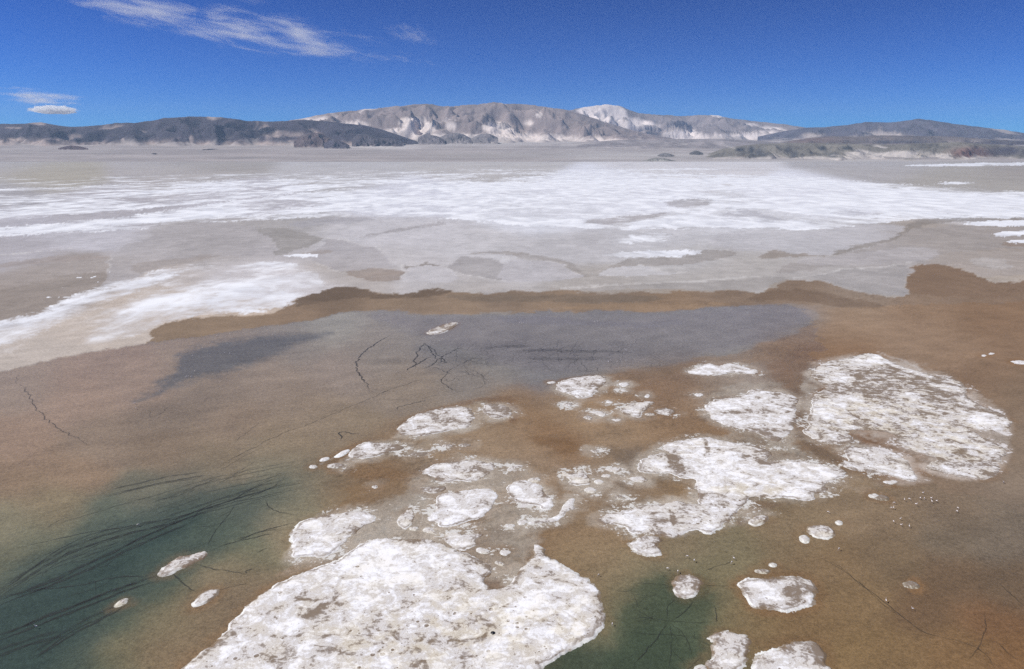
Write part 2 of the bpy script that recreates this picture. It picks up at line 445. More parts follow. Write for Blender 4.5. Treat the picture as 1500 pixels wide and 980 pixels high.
# (outline, cover, stain, label)
ISL = [
 ([(268,980),(286,963),(324,937),(346,911),(363,890),(389,869),(414,849),(449,839),(474,828),(500,817),(517,804),(539,794),(560,788),(586,791),(616,791),(646,794),(665,806),(690,812),(722,830),(722,842),(702,848),(708,860),(735,864),(752,852),(760,836),(772,828),(787,813),(784,800),(790,799),(796,812),(813,821),(847,841),(873,860),(879,886),(882,916),(860,935),(826,954),(796,974),(740,1012),(600,1042),(420,1046),(240,1020)],
  .95, .55, "largest white salt crust island, pitted, with beige stains and a dark hole"),
 ([(425,789),(431,774),(449,761),(483,754),(517,749),(534,749),(551,758),(534,770),(513,783),(500,800),(474,817),(449,813),(425,817),(431,804)],
  .94, .45, "round white salt shelf beside the rusty inlet, just off the largest island"),
 ([(614,694),(627,685),(641,679),(661,676),(682,674),(702,674),(727,680),(720,689),(712,695),(698,703),(678,705),(667,703),(653,708),(641,705),(635,696)],
  .72, .35, "ragged white salt patch behind the clean bright white slab"),
 ([(741,689),(747,684),(759,681),(769,682),(755,686),(747,691)], .75, .3, "thin hooked white salt sliver off the ragged salt patch"),
 ([(614,714),(629,714),(651,711),(655,717),(637,724),(620,718)], .38, .2, "broken lacy salt scraps between the ragged patch and the bright slab"),
 ([(639,726),(651,722),(671,721),(690,717),(714,714),(724,722),(728,729),(720,734),(720,744),(712,753),(702,760),(682,764),(659,773),(645,772),(641,764),(626,762),(633,752),(641,740)],
  1.0, .1, "clean bright white salt slab on grey mud"),
 ([(744,718),(747,709),(765,702),(778,707),(792,710),(796,722),(814,740),(804,745),(790,747),(792,740),(778,740),(761,738),(745,728)],
  .92, .15, "white salt slab with a tail, on the mud tongue with the white rim line"),
 ([(824,742),(833,732),(843,728),(838,740),(844,745),(830,748),(826,756),(814,763),(796,766),(773,768),(773,765),(796,762),(813,758),(822,751)], .8, .1,
  "thin curved white salt rim edging a mud tongue"),
 ([(758,764),(766,761),(774,763),(768,768),(760,769)], .9, .2, "small white salt blob at the tail of the curved salt rim"),
 (circ(746,770,7,3.4), .85, .2, "small white salt blob on brown mud below the curved rim"),
 (circ(783,703,8,3.2), .6, .9, "small tan salt cake touching the slab with a tail"),
 ([(649,789),(653,781),(669,781),(682,785),(700,781),(703,778),(708,785),(690,791),(696,799),(680,807),(665,805)], .85, .55, "pale tan salt sheet with a pointed arm above the largest island"),
 ([(696,807),(702,801),(720,807),(712,812)], .85, .4, "small pale salt wedge in the mud bay of the largest island"),
 (circ(739,809,7,4), .95, .2, "round white salt button in the mud bay"),
 ([(722,824),(731,820),(742,830),(731,828)], .6, .9, "tan salt scrap low in the mud bay"),
 (circ(605,774,6.5,3), .7, .8, "small oval tan salt cake beside a pointed one"),
 ([(618,778),(626,770),(634,776),(643,784),(630,781)], .75, .8, "pointed tan salt cake between the oval cake and the bright slab"),
 ([(581,763),(590,752),(603,743),(605,757),(603,770),(590,777)], .7, .8, "tan upright salt cake on the grey wet streak"),
 ([(582,636),(585,626),(598,615),(614,606),(636,600),(657,596),(687,596),(693,605),(694,614),(683,627),(661,629),(640,635),(616,638),(595,638)],
  .55, .25, "teardrop grey and white salt island on the brown lagoon edge"),
 ([(706,603),(711,592),(728,592),(744,595),(752,606),(738,613),(718,612)], .22, .2, "mostly bare grey salt pan ringed by a rust band"),
 ([(510,670),(514,660),(526,651),(542,646),(559,649),(575,651),(593,654),(589,658),(571,661),(551,668),(534,671)], .6, .2, "fish shaped grey white salt island by two slivers"),
 ([(490,669),(500,662),(512,657),(507,664),(496,669)], 1, 0, "narrow white salt sliver beside the fish shaped island"),
 ([(469,675),(472,671),(480,669),(480,673)], 1, 0, "tiny white salt wedge at the tip of the sliver row"),
 (circ(459,683,4,1.8), .7, 0, "tiny white salt speck at the green water edge"),
 (circ(494,682,12,3.4), .34, .1, "lacy salt scraps below the narrow sliver"),
 (circ(655,653,9,2.2), .38, .3, "faint pale salt streak on brown mud beside a twin streak"),
 (circ(680,652,8,2.2), .42, .3, "faint pale salt streak on brown mud, the shorter of two"),
 (circ(612,665,14,3), .18, .2, "hardly visible grey salt smear on brown mud"),
 (circ(549,713,4,2.4), .6, 0, "tiny white salt fleck in the rusty mud flat"),
 ([(820,689),(829,693),(845,694),(852,686),(855,694),(863,703),(865,709),(845,712),(831,707),(839,703),(827,699)], .85, .75, "antler shaped cream salt cake on brown mud"),
 (circ(865,718,9,4.2,10,0,.08), .9, .75, "oval cream salt cake below the antler shaped one"),
 (circ(877,706,7,3.2,10,0,.1), .9, .6, "small oval cream salt cake beside the antler shaped one"),
 (circ(871,661,6,2.4), .5, .3, "tiny pale salt fleck between rust mud and open mud"),
 ([(813,564),(828,555),(855,552),(882,548),(890,558),(876,570),(864,583),(843,583),(834,576),(819,574)], .62, .15, "shield shaped white salt island at the edge of the blue grey water"),
 (circ(832,592,6,3), .7, .1, "ragged white salt fleck under the shield shaped island"),
 ([(862,605),(872,601),(884,603),(888,608),(880,610),(872,606)], .9, .4, "hooked pale salt cake with a small companion"),
 (circ(861,612,6,2.6), .6, .3, "small ragged companion of the hooked salt cake"),
 (circ(808,560,5,1.4), .9, 0, "tiny white salt sliver beside the shield shaped island"),
 (circ(893,589,4,1.6), .9, 0, "tiny white salt dot on the rusty mud"),
 (circ(914,563,9,3.2), .95, .2, "small white salt cap on rusty mud above a dot"),
 (circ(913,572,4,1.6), .9, .2, "tiny white salt dot under the small white cap"),
 ([(943,581),(949,576),(952,580),(948,583)], .9, 0, "tiny pointed white salt fleck above the cream mitten cake"),
 ([(906,601),(921,593),(953,586),(958,593),(939,603),(940,612),(918,609)], .85, .6, "cream mitten shaped salt cake on rusty mud"),
 ([(958,601),(973,597),(991,601),(980,609),(966,607)], .65, .2, "pale almond shaped salt cake beside the mitten shaped one"),
 (circ(904,615,7,1.8), .7, .2, "thin white salt dash below the mitten shaped cake"),
 (circ(952,607,6,2), .6, .5, "small ragged salt scrap between mitten and almond cakes"),
 ([(883,688),(900,684),(913,687),(902,693),(893,690)], .85, .5, "wing shaped cream salt cake on brown mud"),
 (circ(888,697,7,2.6), .85, .6, "small cream salt oval under the wing shaped cake"),
 ([(920,700),(939,697),(950,704),(940,706),(928,705)], .9, .4, "flat pale salt lens by the dark mud channel"),
 (circ(907,728,8,2.5), .35, .9, "pinkish salt crumbs in the mud channel"),
 ([(1003,545),(1026,537),(1039,531),(1050,537),(1071,531),(1091,538),(1112,542),(1105,549),(1078,545),(1057,549),(1022,550)], .95, .05, "long bright white salt crest beside the blue grey water"),
 (circ(1024,578,6,2), .9, 0, "tiny white salt dash beside the streaky white island"),
 ([(1030,600),(1041,586),(1062,583),(1078,582),(1090,578),(1102,569),(1123,573),(1143,574),(1170,582),(1166,596),(1165,614),(1160,631),(1147,641),(1137,647),(1125,641),(1111,635),(1096,631),(1082,628),(1062,624),(1045,616),(1039,606)],
  .72, .15, "streaky white salt island bordering the narrow mud channel"),
 ([(987,646),(1004,644),(1031,640),(1062,647),(1082,650),(1102,652),(1123,659),(1131,667),(1116,677),(1135,676),(1153,674),(1176,675),(1204,680),(1225,684),(1243,692),(1226,703),(1208,708),(1211,720),(1194,721),(1191,734),(1174,734),(1151,727),(1137,730),(1110,726),(1096,728),(1090,742),(1074,752),(1060,766),(1048,779),(1033,780),(1013,775),(992,786),(966,784),(952,781),(937,781),(923,781),(917,775),(903,766),(890,768),(874,762),(886,754),(905,751),(921,747),(937,742),(958,740),(978,740),(990,733),(1005,738),(1025,738),(1021,731),(1025,724),(1017,713),(1025,701),(997,701),(986,695),(972,693),(952,693),(935,690),(939,677),(952,667),(970,662),(984,667),(969,654)],
  .9, .4, "big branching white salt island with one ragged arm"),
 ([(919,797),(931,789),(948,785),(962,787),(968,791),(960,799),(965,805),(962,812),(948,813),(931,808)], .7, .2, "small grey and white salt knob under the branching island"),
 ([(1096,764),(1105,756),(1119,753),(1126,757),(1119,764),(1107,770)], .6, .9, "pale green tinted salt cake below the branching island"),
 ([(1174,632),(1186,627),(1183,614),(1191,594),(1189,580),(1214,569),(1196,557),(1186,547),(1209,529),(1234,526),(1254,520),(1280,516),(1300,528),(1323,537),(1346,544),(1366,550),(1391,553),(1409,559),(1416,571),(1417,583),(1429,590),(1449,599),(1469,607),(1481,617),(1480,629),(1463,634),(1443,631),(1417,628),(1437,640),(1469,654),(1474,666),(1469,674),(1463,680),(1464,694),(1449,703),(1414,700),(1386,694),(1354,687),(1354,683),(1380,670),(1349,666),(1323,654),(1306,646),(1317,639),(1289,631),(1254,629),(1240,631),(1254,649),(1226,649),(1194,646)],
  .56, .5, "broad forked salt island with a grey top and white fringes, across the mud channel"),
 ([(1234,661),(1243,654),(1260,654),(1286,657),(1317,666),(1331,677),(1337,689),(1346,701),(1337,706),(1323,703),(1294,693),(1266,693),(1243,686),(1226,680),(1246,674)], .76, .45, "salt lobe lying in the fork of the broad salt island"),
 (circ(1305,706,9,3), .85, .2, "small white salt dash under the lobe in the fork"),
 (circ(1280,726,5.5,2.6), .85, .3, "white salt fleck beside a rusty mud mound"),
 (circ(1292,729,8,3.4), .15, .9, "low rusty mud mound in brown water"),
 (circ(1441,521,5.5,1.8), 1, 0, "tiny white salt dash on brown mud beside a second dash"),
 (circ(1452,518,5,2), 1, 0, "second tiny white salt dash on the brown mud"),
 (circ(1495,531,13,3.6), 1, 0, "bright white salt lens on the brown mud"),
 ([(989,854),(995,844),(1007,842),(1024,848),(1025,855),(1018,867),(1005,875),(995,872),(989,863)], .62, .2, "small heart shaped salt island in the green pool"),
 ([(1080,855),(1091,848),(1109,850),(1137,849),(1158,844),(1177,847),(1191,854),(1196,867),(1190,872),(1191,881),(1175,887),(1156,893),(1137,890),(1122,891),(1102,884),(1091,870)], .86, .2, "oval white salt island with a brown notch, in rusty water"),
 ([(1043,934),(1055,926),(1076,928),(1091,934),(1097,945),(1091,958),(1091,973),(1081,984),(1060,1000),(1040,986),(1038,969),(1051,951),(1050,941)], .72, .35, "kidney shaped salt island with a thin white rim, by the green pool"),
 ([(1018,980),(1027,974),(1036,980),(1034,992),(1022,994)], .8, .2, "small white salt button beside the kidney shaped island"),
 ([(1104,967),(1115,958),(1128,953),(1147,953),(1156,941),(1175,939),(1193,939),(1201,951),(1206,958),(1205,967),(1214,979),(1221,997),(1190,1015),(1130,1012),(1106,1000)], .82, .35, "rounded white salt island with a pinkish corner shelf"),
 ([(1181,774),(1197,769),(1214,771),(1222,783),(1205,788),(1190,783)], .75, .8, "cream salt island shaped like a leaf, in brown water"),
 ([(1173,785),(1181,784),(1184,793),(1175,794)], .85, .5, "small cream salt chip beside the leaf shaped island"),
 (circ(1229,765,3,2.4), .85, .5, "tiny cream salt chip above the leaf shaped island"),
 (circ(1132,827,3,1.6), .9, .3, "tiny white salt chip behind the oval white island"),
 (circ(1117,836,7,2), .4, .8, "tan salt crumbs behind the oval white island"),
 ([(232,842),(242,830),(259,817),(279,812),(301,808),(298,817),(276,827),(256,835),(242,842)], .72, .25, "long spindle shaped salt island in the dark green water"),
 ([(283,887),(290,876),(303,865),(320,863),(315,872),(296,884)], .8, .3, "small spindle shaped salt island at the green water edge"),
 ([(168,888),(175,881),(185,876),(182,883)], .55, .9, "tiny tan sandbar in the dark green water"),
 ([(622,488),(640,479),(665,471),(673,473),(655,485),(635,490)], .4, .5, "low sandbar with white flecks in the blue grey water"),
 (circ(1335,856,10,4), .12, .9, "tan mud shoal with pale crumbs in rusty water"),
]

# local corrections of salt cover on the islands: (cx, cy, rx, ry, delta)
COV = [(1320,560,90,18,-.42),(1350,575,70,14,-.25),(1240,548,30,12,.05),(1295,530,40,5,.5),(1340,545,50,3,.45),(1215,598,34,10,.35),(1210,577,25,8,-.35),
       (1430,610,35,8,.35),(1440,598,25,5,-.2),(1390,640,40,8,.2),(1400,620,30,6,-.1),(1335,600,60,10,.05),
       (988,677,14,13,-.8),(1005,690,20,8,-.5),(1036,668,5,14,-.5),(1040,735,28,14,-.22),(1112,674,30,8,-.6),(1092,660,40,10,-.18),(1150,664,20,8,-.6),
       (985,755,6,12,-.5),(1030,700,60,25,.2),(1085,700,80,22,.25),(1015,660,18,12,.4),(1105,733,25,8,-.7),
       (402,962,26,24,-.6),(420,938,22,16,-.45),(452,898,24,9,-.42),(480,880,18,8,-.35),(700,836,28,12,-.16),(640,900,110,50,-.10),(600,940,120,40,-.16),
       (545,845,90,30,.15),(640,830,60,20,.10),(810,870,50,20,.12),(350,930,40,20,-.05),(300,960,22,14,-.1),(690,925,30,15,-.2),(770,843,14,8,-.4),
       (450,806,22,8,-.12),(1160,869,16,13,-.6),(1176,862,12,8,-.15),(945,805,14,5,-.35),(1076,594,40,5,-.12),(1120,620,40,8,-.1),(1128,632,25,6,-.35),
       (1137,648,20,6,-.5),(1175,955,20,7,-.25),(1070,940,18,10,-.1),(640,612,25,10,-.15),(606,618,20,9,.3),(670,610,14,8,.25),(533,655,14,5,.4)]
COVP = [([(1214,569),(1255,540),(1300,533),(1350,548),(1405,560),(1414,580),(1370,592),(1330,582),(1290,588),(1250,575),(1225,580)],.14,5),
 ([(1250,522),(1280,516),(1323,537),(1366,551),(1364,555),(1315,541),(1285,527),(1255,529)],1.0,2), ([(1195,557),(1210,540),(1235,530),(1250,545),(1255,560),(1230,563)],.62,4),
 ([(1198,600),(1210,596),(1240,608),(1255,615),(1225,620),(1205,616)],1.15,3), ([(1238,580),(1260,576),(1266,583),(1245,588)],1.05,2), ([(1188,592),(1215,583),(1220,590),(1195,598)],.78,3),
 ([(1305,575),(1320,572),(1358,575),(1360,590),(1330,588)],.75,4), ([(1345,560),(1380,560),(1412,572),(1408,576),(1370,568)],.6,3), ([(1430,592),(1470,606),(1478,616),(1450,606),(1428,598)],.12,2), ([(1425,605),(1460,610),(1480,622),(1465,632),(1430,622)],.95,4),
 ([(990,646),(1030,643),(1034,668),(1000,672),(996,660)],1.1,2), ([(1030,643),(1036,643),(1042,668),(1036,670)],.15,2), ([(976,664),(996,672),(1005,690),(1002,700),(985,694)],.05,3), ([(940,680),(955,667),(975,665),(980,690),(945,690)],.74,3),
 ([(1108,676),(1116,668),(1140,668),(1150,675),(1120,683)],.02,3), ([(1090,650),(1125,660),(1130,668),(1100,662)],.4,3), ([(1020,725),(1050,720),(1078,728),(1070,745),(1040,742)],.36,5), ([(1040,660),(1100,668),(1110,690),(1200,690),(1220,700),(1150,715),(1070,715),(1035,700),(1030,680)],1.1,8),
 ([(935,745),(1000,740),(1060,748),(1045,772),(960,778)],.76,6), ([(980,748),(986,748),(992,768),(984,772)],.02,2), ([(1042,587),(1095,583),(1105,598),(1050,600)],1.1,3), ([(1058,600),(1100,599),(1104,606),(1062,607)],.25,2), ([(1048,611),(1096,608),(1092,627),(1065,623)],1.0,3), ([(1098,626),(1125,632),(1138,642),(1112,636)],.1,3),
 ([(385,975),(395,950),(410,938),(432,950),(442,960),(415,985)],.12,4), ([(440,905),(470,885),(490,875),(480,892),(455,905)],.2,4), ([(430,935),(445,915),(455,918),(440,935)],.25,3), ([(335,930),(350,918),(358,922),(345,938)],.25,3), ([(670,812),(695,815),(724,832),(722,842),(704,846),(680,835)],.42,6), ([(560,905),(640,885),(720,900),(740,940),(650,975),(560,965)],.66,22),
 ([(500,800),(560,795),(640,800),(650,830),(560,860),(480,880),(460,850)],1.15,18), ([(780,840),(840,850),(870,880),(860,910),(800,890)],1.0,14), ([(1150,860),(1160,858),(1172,872),(1170,885),(1152,888),(1148,876)],.05,2), ([(1095,855),(1130,852),(1145,862),(1140,885),(1105,878)],1.1,4)]
STN = [(700,920,140,45,.5),(560,950,120,40,.4),(840,930,40,20,.2),(1100,716,60,10,.7),(1290,600,90,14,.6),(1300,625,120,12,.5),(1400,655,80,25,.4),(1020,652,20,5,.5)]

def gauss(px, py, lst):
    s = 0.0
    for cx, cy, rx, ry, d in lst:
        s = s + d * np.exp(-(((px - cx) / rx) ** 2 + ((py - cy) / ry) ** 2) ** 2)
    return s

ISLW = []
for pts, cov, st, lab in ISL:
    p = smooth_poly(pts, 1 if len(pts) > 14 else 2)
    X, Y = px2g(p[:, 0], p[:, 1])
    ISLW.append(np.stack([X, Y], 1))

def isl_thick(poly):
    q = np.roll(poly, -1, 0)
    area = abs(np.sum(poly[:, 0] * q[:, 1] - q[:, 0] * poly[:, 1])) / 2
    return 2 * area / (np.hypot(*(q - poly).T).sum() + 1e-6)

def isl_field(X, Y, poly):
    """signed distance in metres with an uneven shoreline"""
    th = isl_thick(poly)
    a = min(1.5, .32 * th)
    d = sdpoly(X, Y, poly) + 0.08 * a
    d = d + a * .75 * fbm(X * .09, Y * .09, 3, 13) * min(1, th / 4) + a * 1.0 * fbm(X * .32, Y * .32, 5, 3, .62)
    return d + min(.35, .3 * a) * fbm(X * 1.6, Y * 1.6, 3, 8)

islands = []
for (pts, cov, st, lab), poly in zip(ISL, ISLW):
    cx, cy = poly.mean(0)
    dist = math.sqrt(cx * cx + cy * cy + CAM_H ** 2)
    ds = 0.00135 * dist
    x0, x1, y0, y1 = poly[:, 0].min() - 3, poly[:, 0].max() + 3, poly[:, 1].min() - 3, poly[:, 1].max() + 3
    xs, ys = np.arange(x0, x1, ds), np.arange(y0, y1, ds * 1.5)
    GX, GY = np.meshgrid(xs, ys)
    X, Y = GX.ravel(), GY.ravel()
    d = isl_field(X, Y, poly)
    px, py = g2px(X, Y)
    big = min(1.0, max(np.ptp(poly[:, 0]), np.ptp(poly[:, 1])) / 25.0)
    z = np.where(d > 0, (0.09 + 0.09 * big) * (1 - np.exp(-d / 0.8)), d * 0.35)
    z = z + np.where(d > 0, np.clip(d, 0, 1), 0) * (0.05 * fbm(X * .35, Y * .35, 4, 21) + 0.025 * fbm(X * 1.3, Y * 1.3, 3, 22)) * (0.4 + 0.6 * big)
    th = isl_thick(poly)
    c = .10 + .62 * (cov + gauss(px, py, COV)) + 0.16 * fbm(X * .05, Y * .065, 5, 41, .6) + (.10 if th < 3 else 0)
    for cp_pts, cv, sf in COVP:
        pp = np.array(cp_pts, float)
        if pp[:, 0].max() < px.min() or pp[:, 0].min() > px.max() or pp[:, 1].max() < py.min() or pp[:, 1].min() > py.max():
            continue
        mk = sstep(-sf, sf, sdpoly(px, py * 1.4, smooth_poly(pp, 1) * np.array([1, 1.4])) + 3 * fbm(X * .25, Y * .25, 4, 61))
        c = c + (.10 + .62 * cv - c) * mk
    c = c - .46 * sstep(3.0, 0, d) * np.clip(.5 + 1.7 * fbm(X * .06, Y * .06, 3, 43), 0, 1) * min(1, th / 4)
    stv = np.clip(st + gauss(px, py, STN) + 0.3 * fbm(X * .08, Y * .08, 3, 51), 0, 1)
    nr, nc = GX.shape
    F = grid_faces(nr, nc)
    keep = (z[F] > -0.30).any(1)
    F = F[keep]
    if not len(F):
        continue
    used = np.unique(F)
    remap = np.zeros(nr * nc, np.int64)
    remap[used] = np.arange(len(used))
    V = np.stack([X - cx, Y - cy, z], 1)[used]
    me = make_mesh("salt_island", V, remap[F], M_CRUST, True, {"cover": np.clip(c, -.2, 1.2)[used], "edge": (d + (0 if th > 2.2 else 3))[used], "stain": stv[used]})
    mud = "shoal" in lab or "sandbar" in lab or "mud mound" in lab
    islands.append(add("shoal" if mud else "salt_island", me, lab, "shoal" if mud else "salt island", "low shoals in the lagoon" if mud else "islands of salt crust in the lagoon", loc=(cx, cy, 0)))

# ------------------------------------------------------------------ ground sheet: lagoon bed, mud shores, salt flat, gravel plain up to the mountains
# albedo swatches, placed where the photograph shows that sediment: x, y, (r, g, b)
SW = [
 (0,238,150,147,146),(300,239,142,138,134),(700,240,160,157,155),(1000,241,178,176,177),(1300,240,150,147,146),(1500,250,138,133,128),(1400,262,146,142,136),(1480,275,150,146,140),
 (60,258,148,143,132),(250,255,152,148,146),(500,255,160,158,158),(0,285,150,148,150),(150,300,158,155,158),(350,290,168,166,170),(0,320,165,163,168),
 (600,290,188,189,196),(900,280,196,197,203),(1200,290,198,199,205),(800,320,190,191,196),(1100,320,185,185,188),(1400,300,196,197,202),
 (0,375,160,157,160),(60,410,146,138,132),(30,440,138,128,120),(120,400,150,143,138),(160,340,172,170,174),
 (260,350,158,154,152),(330,345,158,154,152),(300,375,160,155,152),(400,360,166,162,162),(430,345,150,147,145),(240,400,172,165,160),(350,400,182,178,178),(430,420,188,184,184),
 (250,440,180,169,158),(150,480,176,166,156),(60,520,172,163,154),(330,460,176,162,148),(500,350,176,174,176),(600,345,176,174,176),(560,375,172,169,169),(520,400,160,154,149),(640,400,172,169,169),(700,360,174,172,173),
 (750,400,178,176,177),(850,360,172,170,171),(950,350,176,175,177),(1000,380,170,168,167),(1100,390,162,158,154),(1150,350,176,175,176),(1250,350,172,170,170),
 (1350,345,150,142,134),(1420,360,150,142,134),(1500,350,148,138,128),(1300,380,158,153,150),(1450,385,150,140,132),(1200,395,160,156,153),(1000,410,160,156,152),(700,415,160,155,151),(850,415,158,153,148),
 # brown shore
 (260,485,128,105,80),(340,478,132,108,82),(420,462,128,103,78),(500,436,108,88,70),(560,442,134,110,84),(660,445,140,115,88),(620,432,112,94,78),(750,438,118,99,82),(800,447,138,112,84),(900,440,120,101,84),(980,447,134,106,76),
 (1080,438,122,100,80),(1150,430,126,103,82),(1250,440,138,118,100),(1350,405,124,97,72),(1430,420,128,102,78),(1350,455,134,108,84),(1450,460,126,98,72),(1250,470,142,118,95),(1330,500,134,110,88),(1240,505,124,95,68),(1150,512,128,98,68),(1400,510,132,107,84),(1480,500,126,100,76),
 (1490,580,118,98,78),(1450,560,122,97,74),
 # lagoon
 (600,470,134,127,124),(700,470,130,125,124),(800,470,128,124,125),(950,475,126,122,124),(1080,470,129,125,128),(1150,460,133,129,130),(850,500,119,116,115),(950,510,117,115,115),(1050,500,122,119,120),(750,510,113,110,112),(650,510,118,113,115),(560,510,132,122,116),(800,540,112,110,118),(700,550,126,117,112),(600,560,132,117,104),
 (480,475,140,135,130),(420,500,128,118,112),(350,520,132,117,106),(290,535,136,118,104),(300,570,128,112,99),(200,560,142,120,105),(100,590,146,122,105),(30,570,140,122,108),(30,640,142,117,97),(150,640,130,111,94),(250,610,122,106,92),(400,560,134,117,104),(500,540,136,121,112),(350,620,130,111,94),(450,600,134,116,99),(250,660,124,105,86),
 (100,690,134,110,87),(20,710,132,108,84),(330,680,124,107,86),(420,650,132,114,92),(480,625,130,113,93),(60,740,124,110,84),(0,770,120,113,90),
 (300,705,100,98,86),(220,730,104,102,87),(400,690,116,113,96),(440,710,120,118,100),(350,740,102,104,91),(430,740,116,114,94),(420,770,128,114,90),
 (150,770,84,94,82),(60,800,92,97,80),(0,830,88,90,72),(250,770,66,80,74),(100,830,62,77,70),(200,820,66,82,72),(330,780,90,98,80),(280,790,72,88,75),(340,820,110,105,82),(330,850,120,104,80),(240,860,84,92,74),(180,850,60,78,70),
 (80,880,54,72,68),(30,900,48,66,62),(100,930,46,63,60),(20,950,44,62,58),(180,900,72,84,70),(250,910,112,102,76),(180,960,108,102,76),(240,960,120,100,74),(120,970,64,78,66),(300,900,122,102,78),(350,870,122,102,80),(290,940,122,101,76),
 # mud between the islands
 (450,690,120,106,86),(480,720,116,100,80),(560,690,132,102,70),(620,660,134,112,88),(520,690,124,99,70),(500,735,128,100,66),(560,720,124,97,68),(700,640,138,114,88),(760,600,132,104,74),(770,650,142,118,92),(820,650,126,92,56),(800,640,128,96,62),(700,660,136,113,90),(780,680,140,118,98),
 (720,740,136,120,106),(740,760,130,113,100),(740,820,126,107,95),(680,790,130,113,102),(590,755,150,140,134),(540,790,158,148,142),(620,730,138,120,106),(800,770,120,92,64),(850,770,134,109,80),(830,830,130,108,78),(860,800,136,112,82),(900,830,130,110,82),(890,870,122,104,76),
 (900,640,142,117,90),(960,640,138,110,80),(880,600,142,114,84),(850,600,140,114,86),(1000,560,126,96,68),(980,590,132,103,74),(950,560,132,103,74),(1000,620,134,104,72),(900,680,136,113,90),(940,680,112,95,80),(960,720,138,112,82),(1000,715,132,104,70),(920,715,122,103,88),(850,730,128,104,80),(880,750,128,103,76),
 (1080,560,138,118,100),(1110,562,146,138,136),(1150,560,122,94,66),(1170,580,112,90,68),(1165,610,108,88,68),(1160,650,122,100,78),(1200,660,124,100,76),(1170,660,122,98,74),(1290,645,118,84,54),(1330,660,120,90,62),(1270,640,124,92,62),(1030,570,138,122,108),
 (1250,730,128,107,82),(1300,760,124,103,79),(1150,760,126,106,80),(1050,800,116,105,80),(1000,800,124,107,82),(1150,800,124,104,76),(1200,830,122,98,68),(1400,740,122,102,82),(1480,720,122,106,90),(1490,650,124,106,88),(1400,780,112,97,80),(1480,780,112,98,84),
 (1300,820,112,92,68),(1400,840,106,84,62),(1490,850,106,86,66),(1250,880,122,97,64),(1350,890,104,80,56),(1450,900,112,80,50),(1490,950,120,86,50),(1400,950,122,92,56),(1300,950,118,92,58),(1250,950,124,98,60),(1200,910,124,97,62),(1100,910,124,99,64),(1060,860,122,104,72),
 (1040,830,110,104,78),(1080,815,118,106,78),(960,860,82,90,70),(1000,890,74,84,66),(940,900,70,82,64),(1030,910,84,92,70),(960,940,62,76,60),(900,960,58,70,56),(1000,960,74,86,66),(880,980,60,70,54),(925,870,92,96,72),(900,910,100,98,74),(1040,870,90,94,72),(1070,910,118,102,70),(940,830,122,108,82),
]
SW = np.array(SW, float)
SWA = lin(SW[:, 2:]) / ILL
SWA[:[tuple(r[:2]) for r in SW].index((260, 485))] *= np.where(SW[:[tuple(r[:2]) for r in SW].index((260, 485)), 1] < 266, 1.34, 1.22)[:, None]
iB = [tuple(r[:2]) for r in SW].index((260, 485))
iC = [tuple(r[:2]) for r in SW].index((600, 470))
SET_A = list(range(0, iB))
SET_B = list(range(iB, iC))
SET_C = list(range(iC, len(SW))) + [i for i in SET_B if SW[i, 0] > 1100 and SW[i, 1] > 420]

# rows: constant steps of depression on the flat, then metric steps up the gravel plain
rows_py = np.concatenate([np.arange(1180, 1010, -10), np.arange(1010, 300, -1.6), np.arange(300, 236.2, -0.9)])
cols_px = np.concatenate([[-9000, -5000, -2600, -1400, -900], np.arange(-600, -60, 10), np.arange(-60, 1560, 1.9), np.arange(1560, 2110, 10), [2400, 2900, 4100, 6500, 10500]])
gx, gy = px2g(cols_px[None, :], rows_py[:, None])
gy = np.broadcast_to(gy, gx.shape)
D0 = gy[-1, 0]
far_d = np.concatenate([np.geomspace(D0 * 1.012, 20000, 60), [24000, 30000, 45000, 80000]])
fx = gx[-1][None, :] * (far_d / D0)[:, None]
fy = np.broadcast_to(far_d[:, None], fx.shape)
near_y = np.array([-60000, -6000, -600, 20.0])
nx = np.stack([gx[0] * s for s in (60, 20, 5, 1.05)])
ny = np.broadcast_to(near_y[:, None], nx.shape)
GX, GY = np.concatenate([nx, gx, fx]), np.concatenate([ny, gy, fy])
nr, nc = GX.shape
X, Y = GX.ravel(), GY.ravel()

BD = np.array([0, 9200, 9700, 10500, 11600, 13300, 16000, 20000, 26000, 90000.])
BP = np.array([237, 236.6, 232.5, 226.5, 220.5, 213.5, 208.5, 206.5, 206.0, 207.0])
_rx, _ry, _rz = ray(np.full(len(BP), 750.0), BP)
BZ = np.where(BD <= 9200, 0, CAM_H + BD * _rz / _ry)
BZ[2] = max(BZ[2], 8)
def bajada(X, Y):
    """gravel plain: level lake floor, then a fan rising to the foot of the mountains"""
    z = np.interp(Y, BD, BZ)
    t = np.clip((Y - 9300) / 1500.0, 0, 1)
    return z + t * (9 * fbm(X / 1300, Y / 900, 4, 5)) + t * 5 * fbm(X / 300, Y / 300, 3, 6)

pxv, pyv = g2px(X, Y)
pyv = np.where(Y < 30, 1300, pyv)
far_m = Y > D0 * 1.005
Z = np.zeros_like(X)
# domain warp so that sediment boundaries wander the way they do on the ground
scl = np.clip(np.sqrt(X * X + Y * Y), 100, 3000)
wx = fbm(X / 60, Y / 60, 5, 101, .55)
wy = fbm(X / 60, Y / 60, 5, 202, .55)
wx2 = fbm(X / 9, Y / 9, 4, 111)
wy2 = fbm(X / 9, Y / 9, 4, 212)
wx3 = fbm(X / 2.5, Y / 2.5, 3, 121)
depth_px = np.clip((pyv - 225) / 500.0, 0.03, 1.3)
qx = pxv + 26 * wx * np.sqrt(depth_px) + 8 * wx2 * depth_px
qy = pyv + (20 * wy + 6 * wy2) * depth_px ** 1.1

sed = np.zeros((len(X), 3))
view = (qx > -700) & (qx < 2200) & (pyv > 225)
iv = np.where(view)[0]
ax_, ay_ = np.clip(qx[iv], -40, 1540), np.clip(qy[iv], 236, 1000)

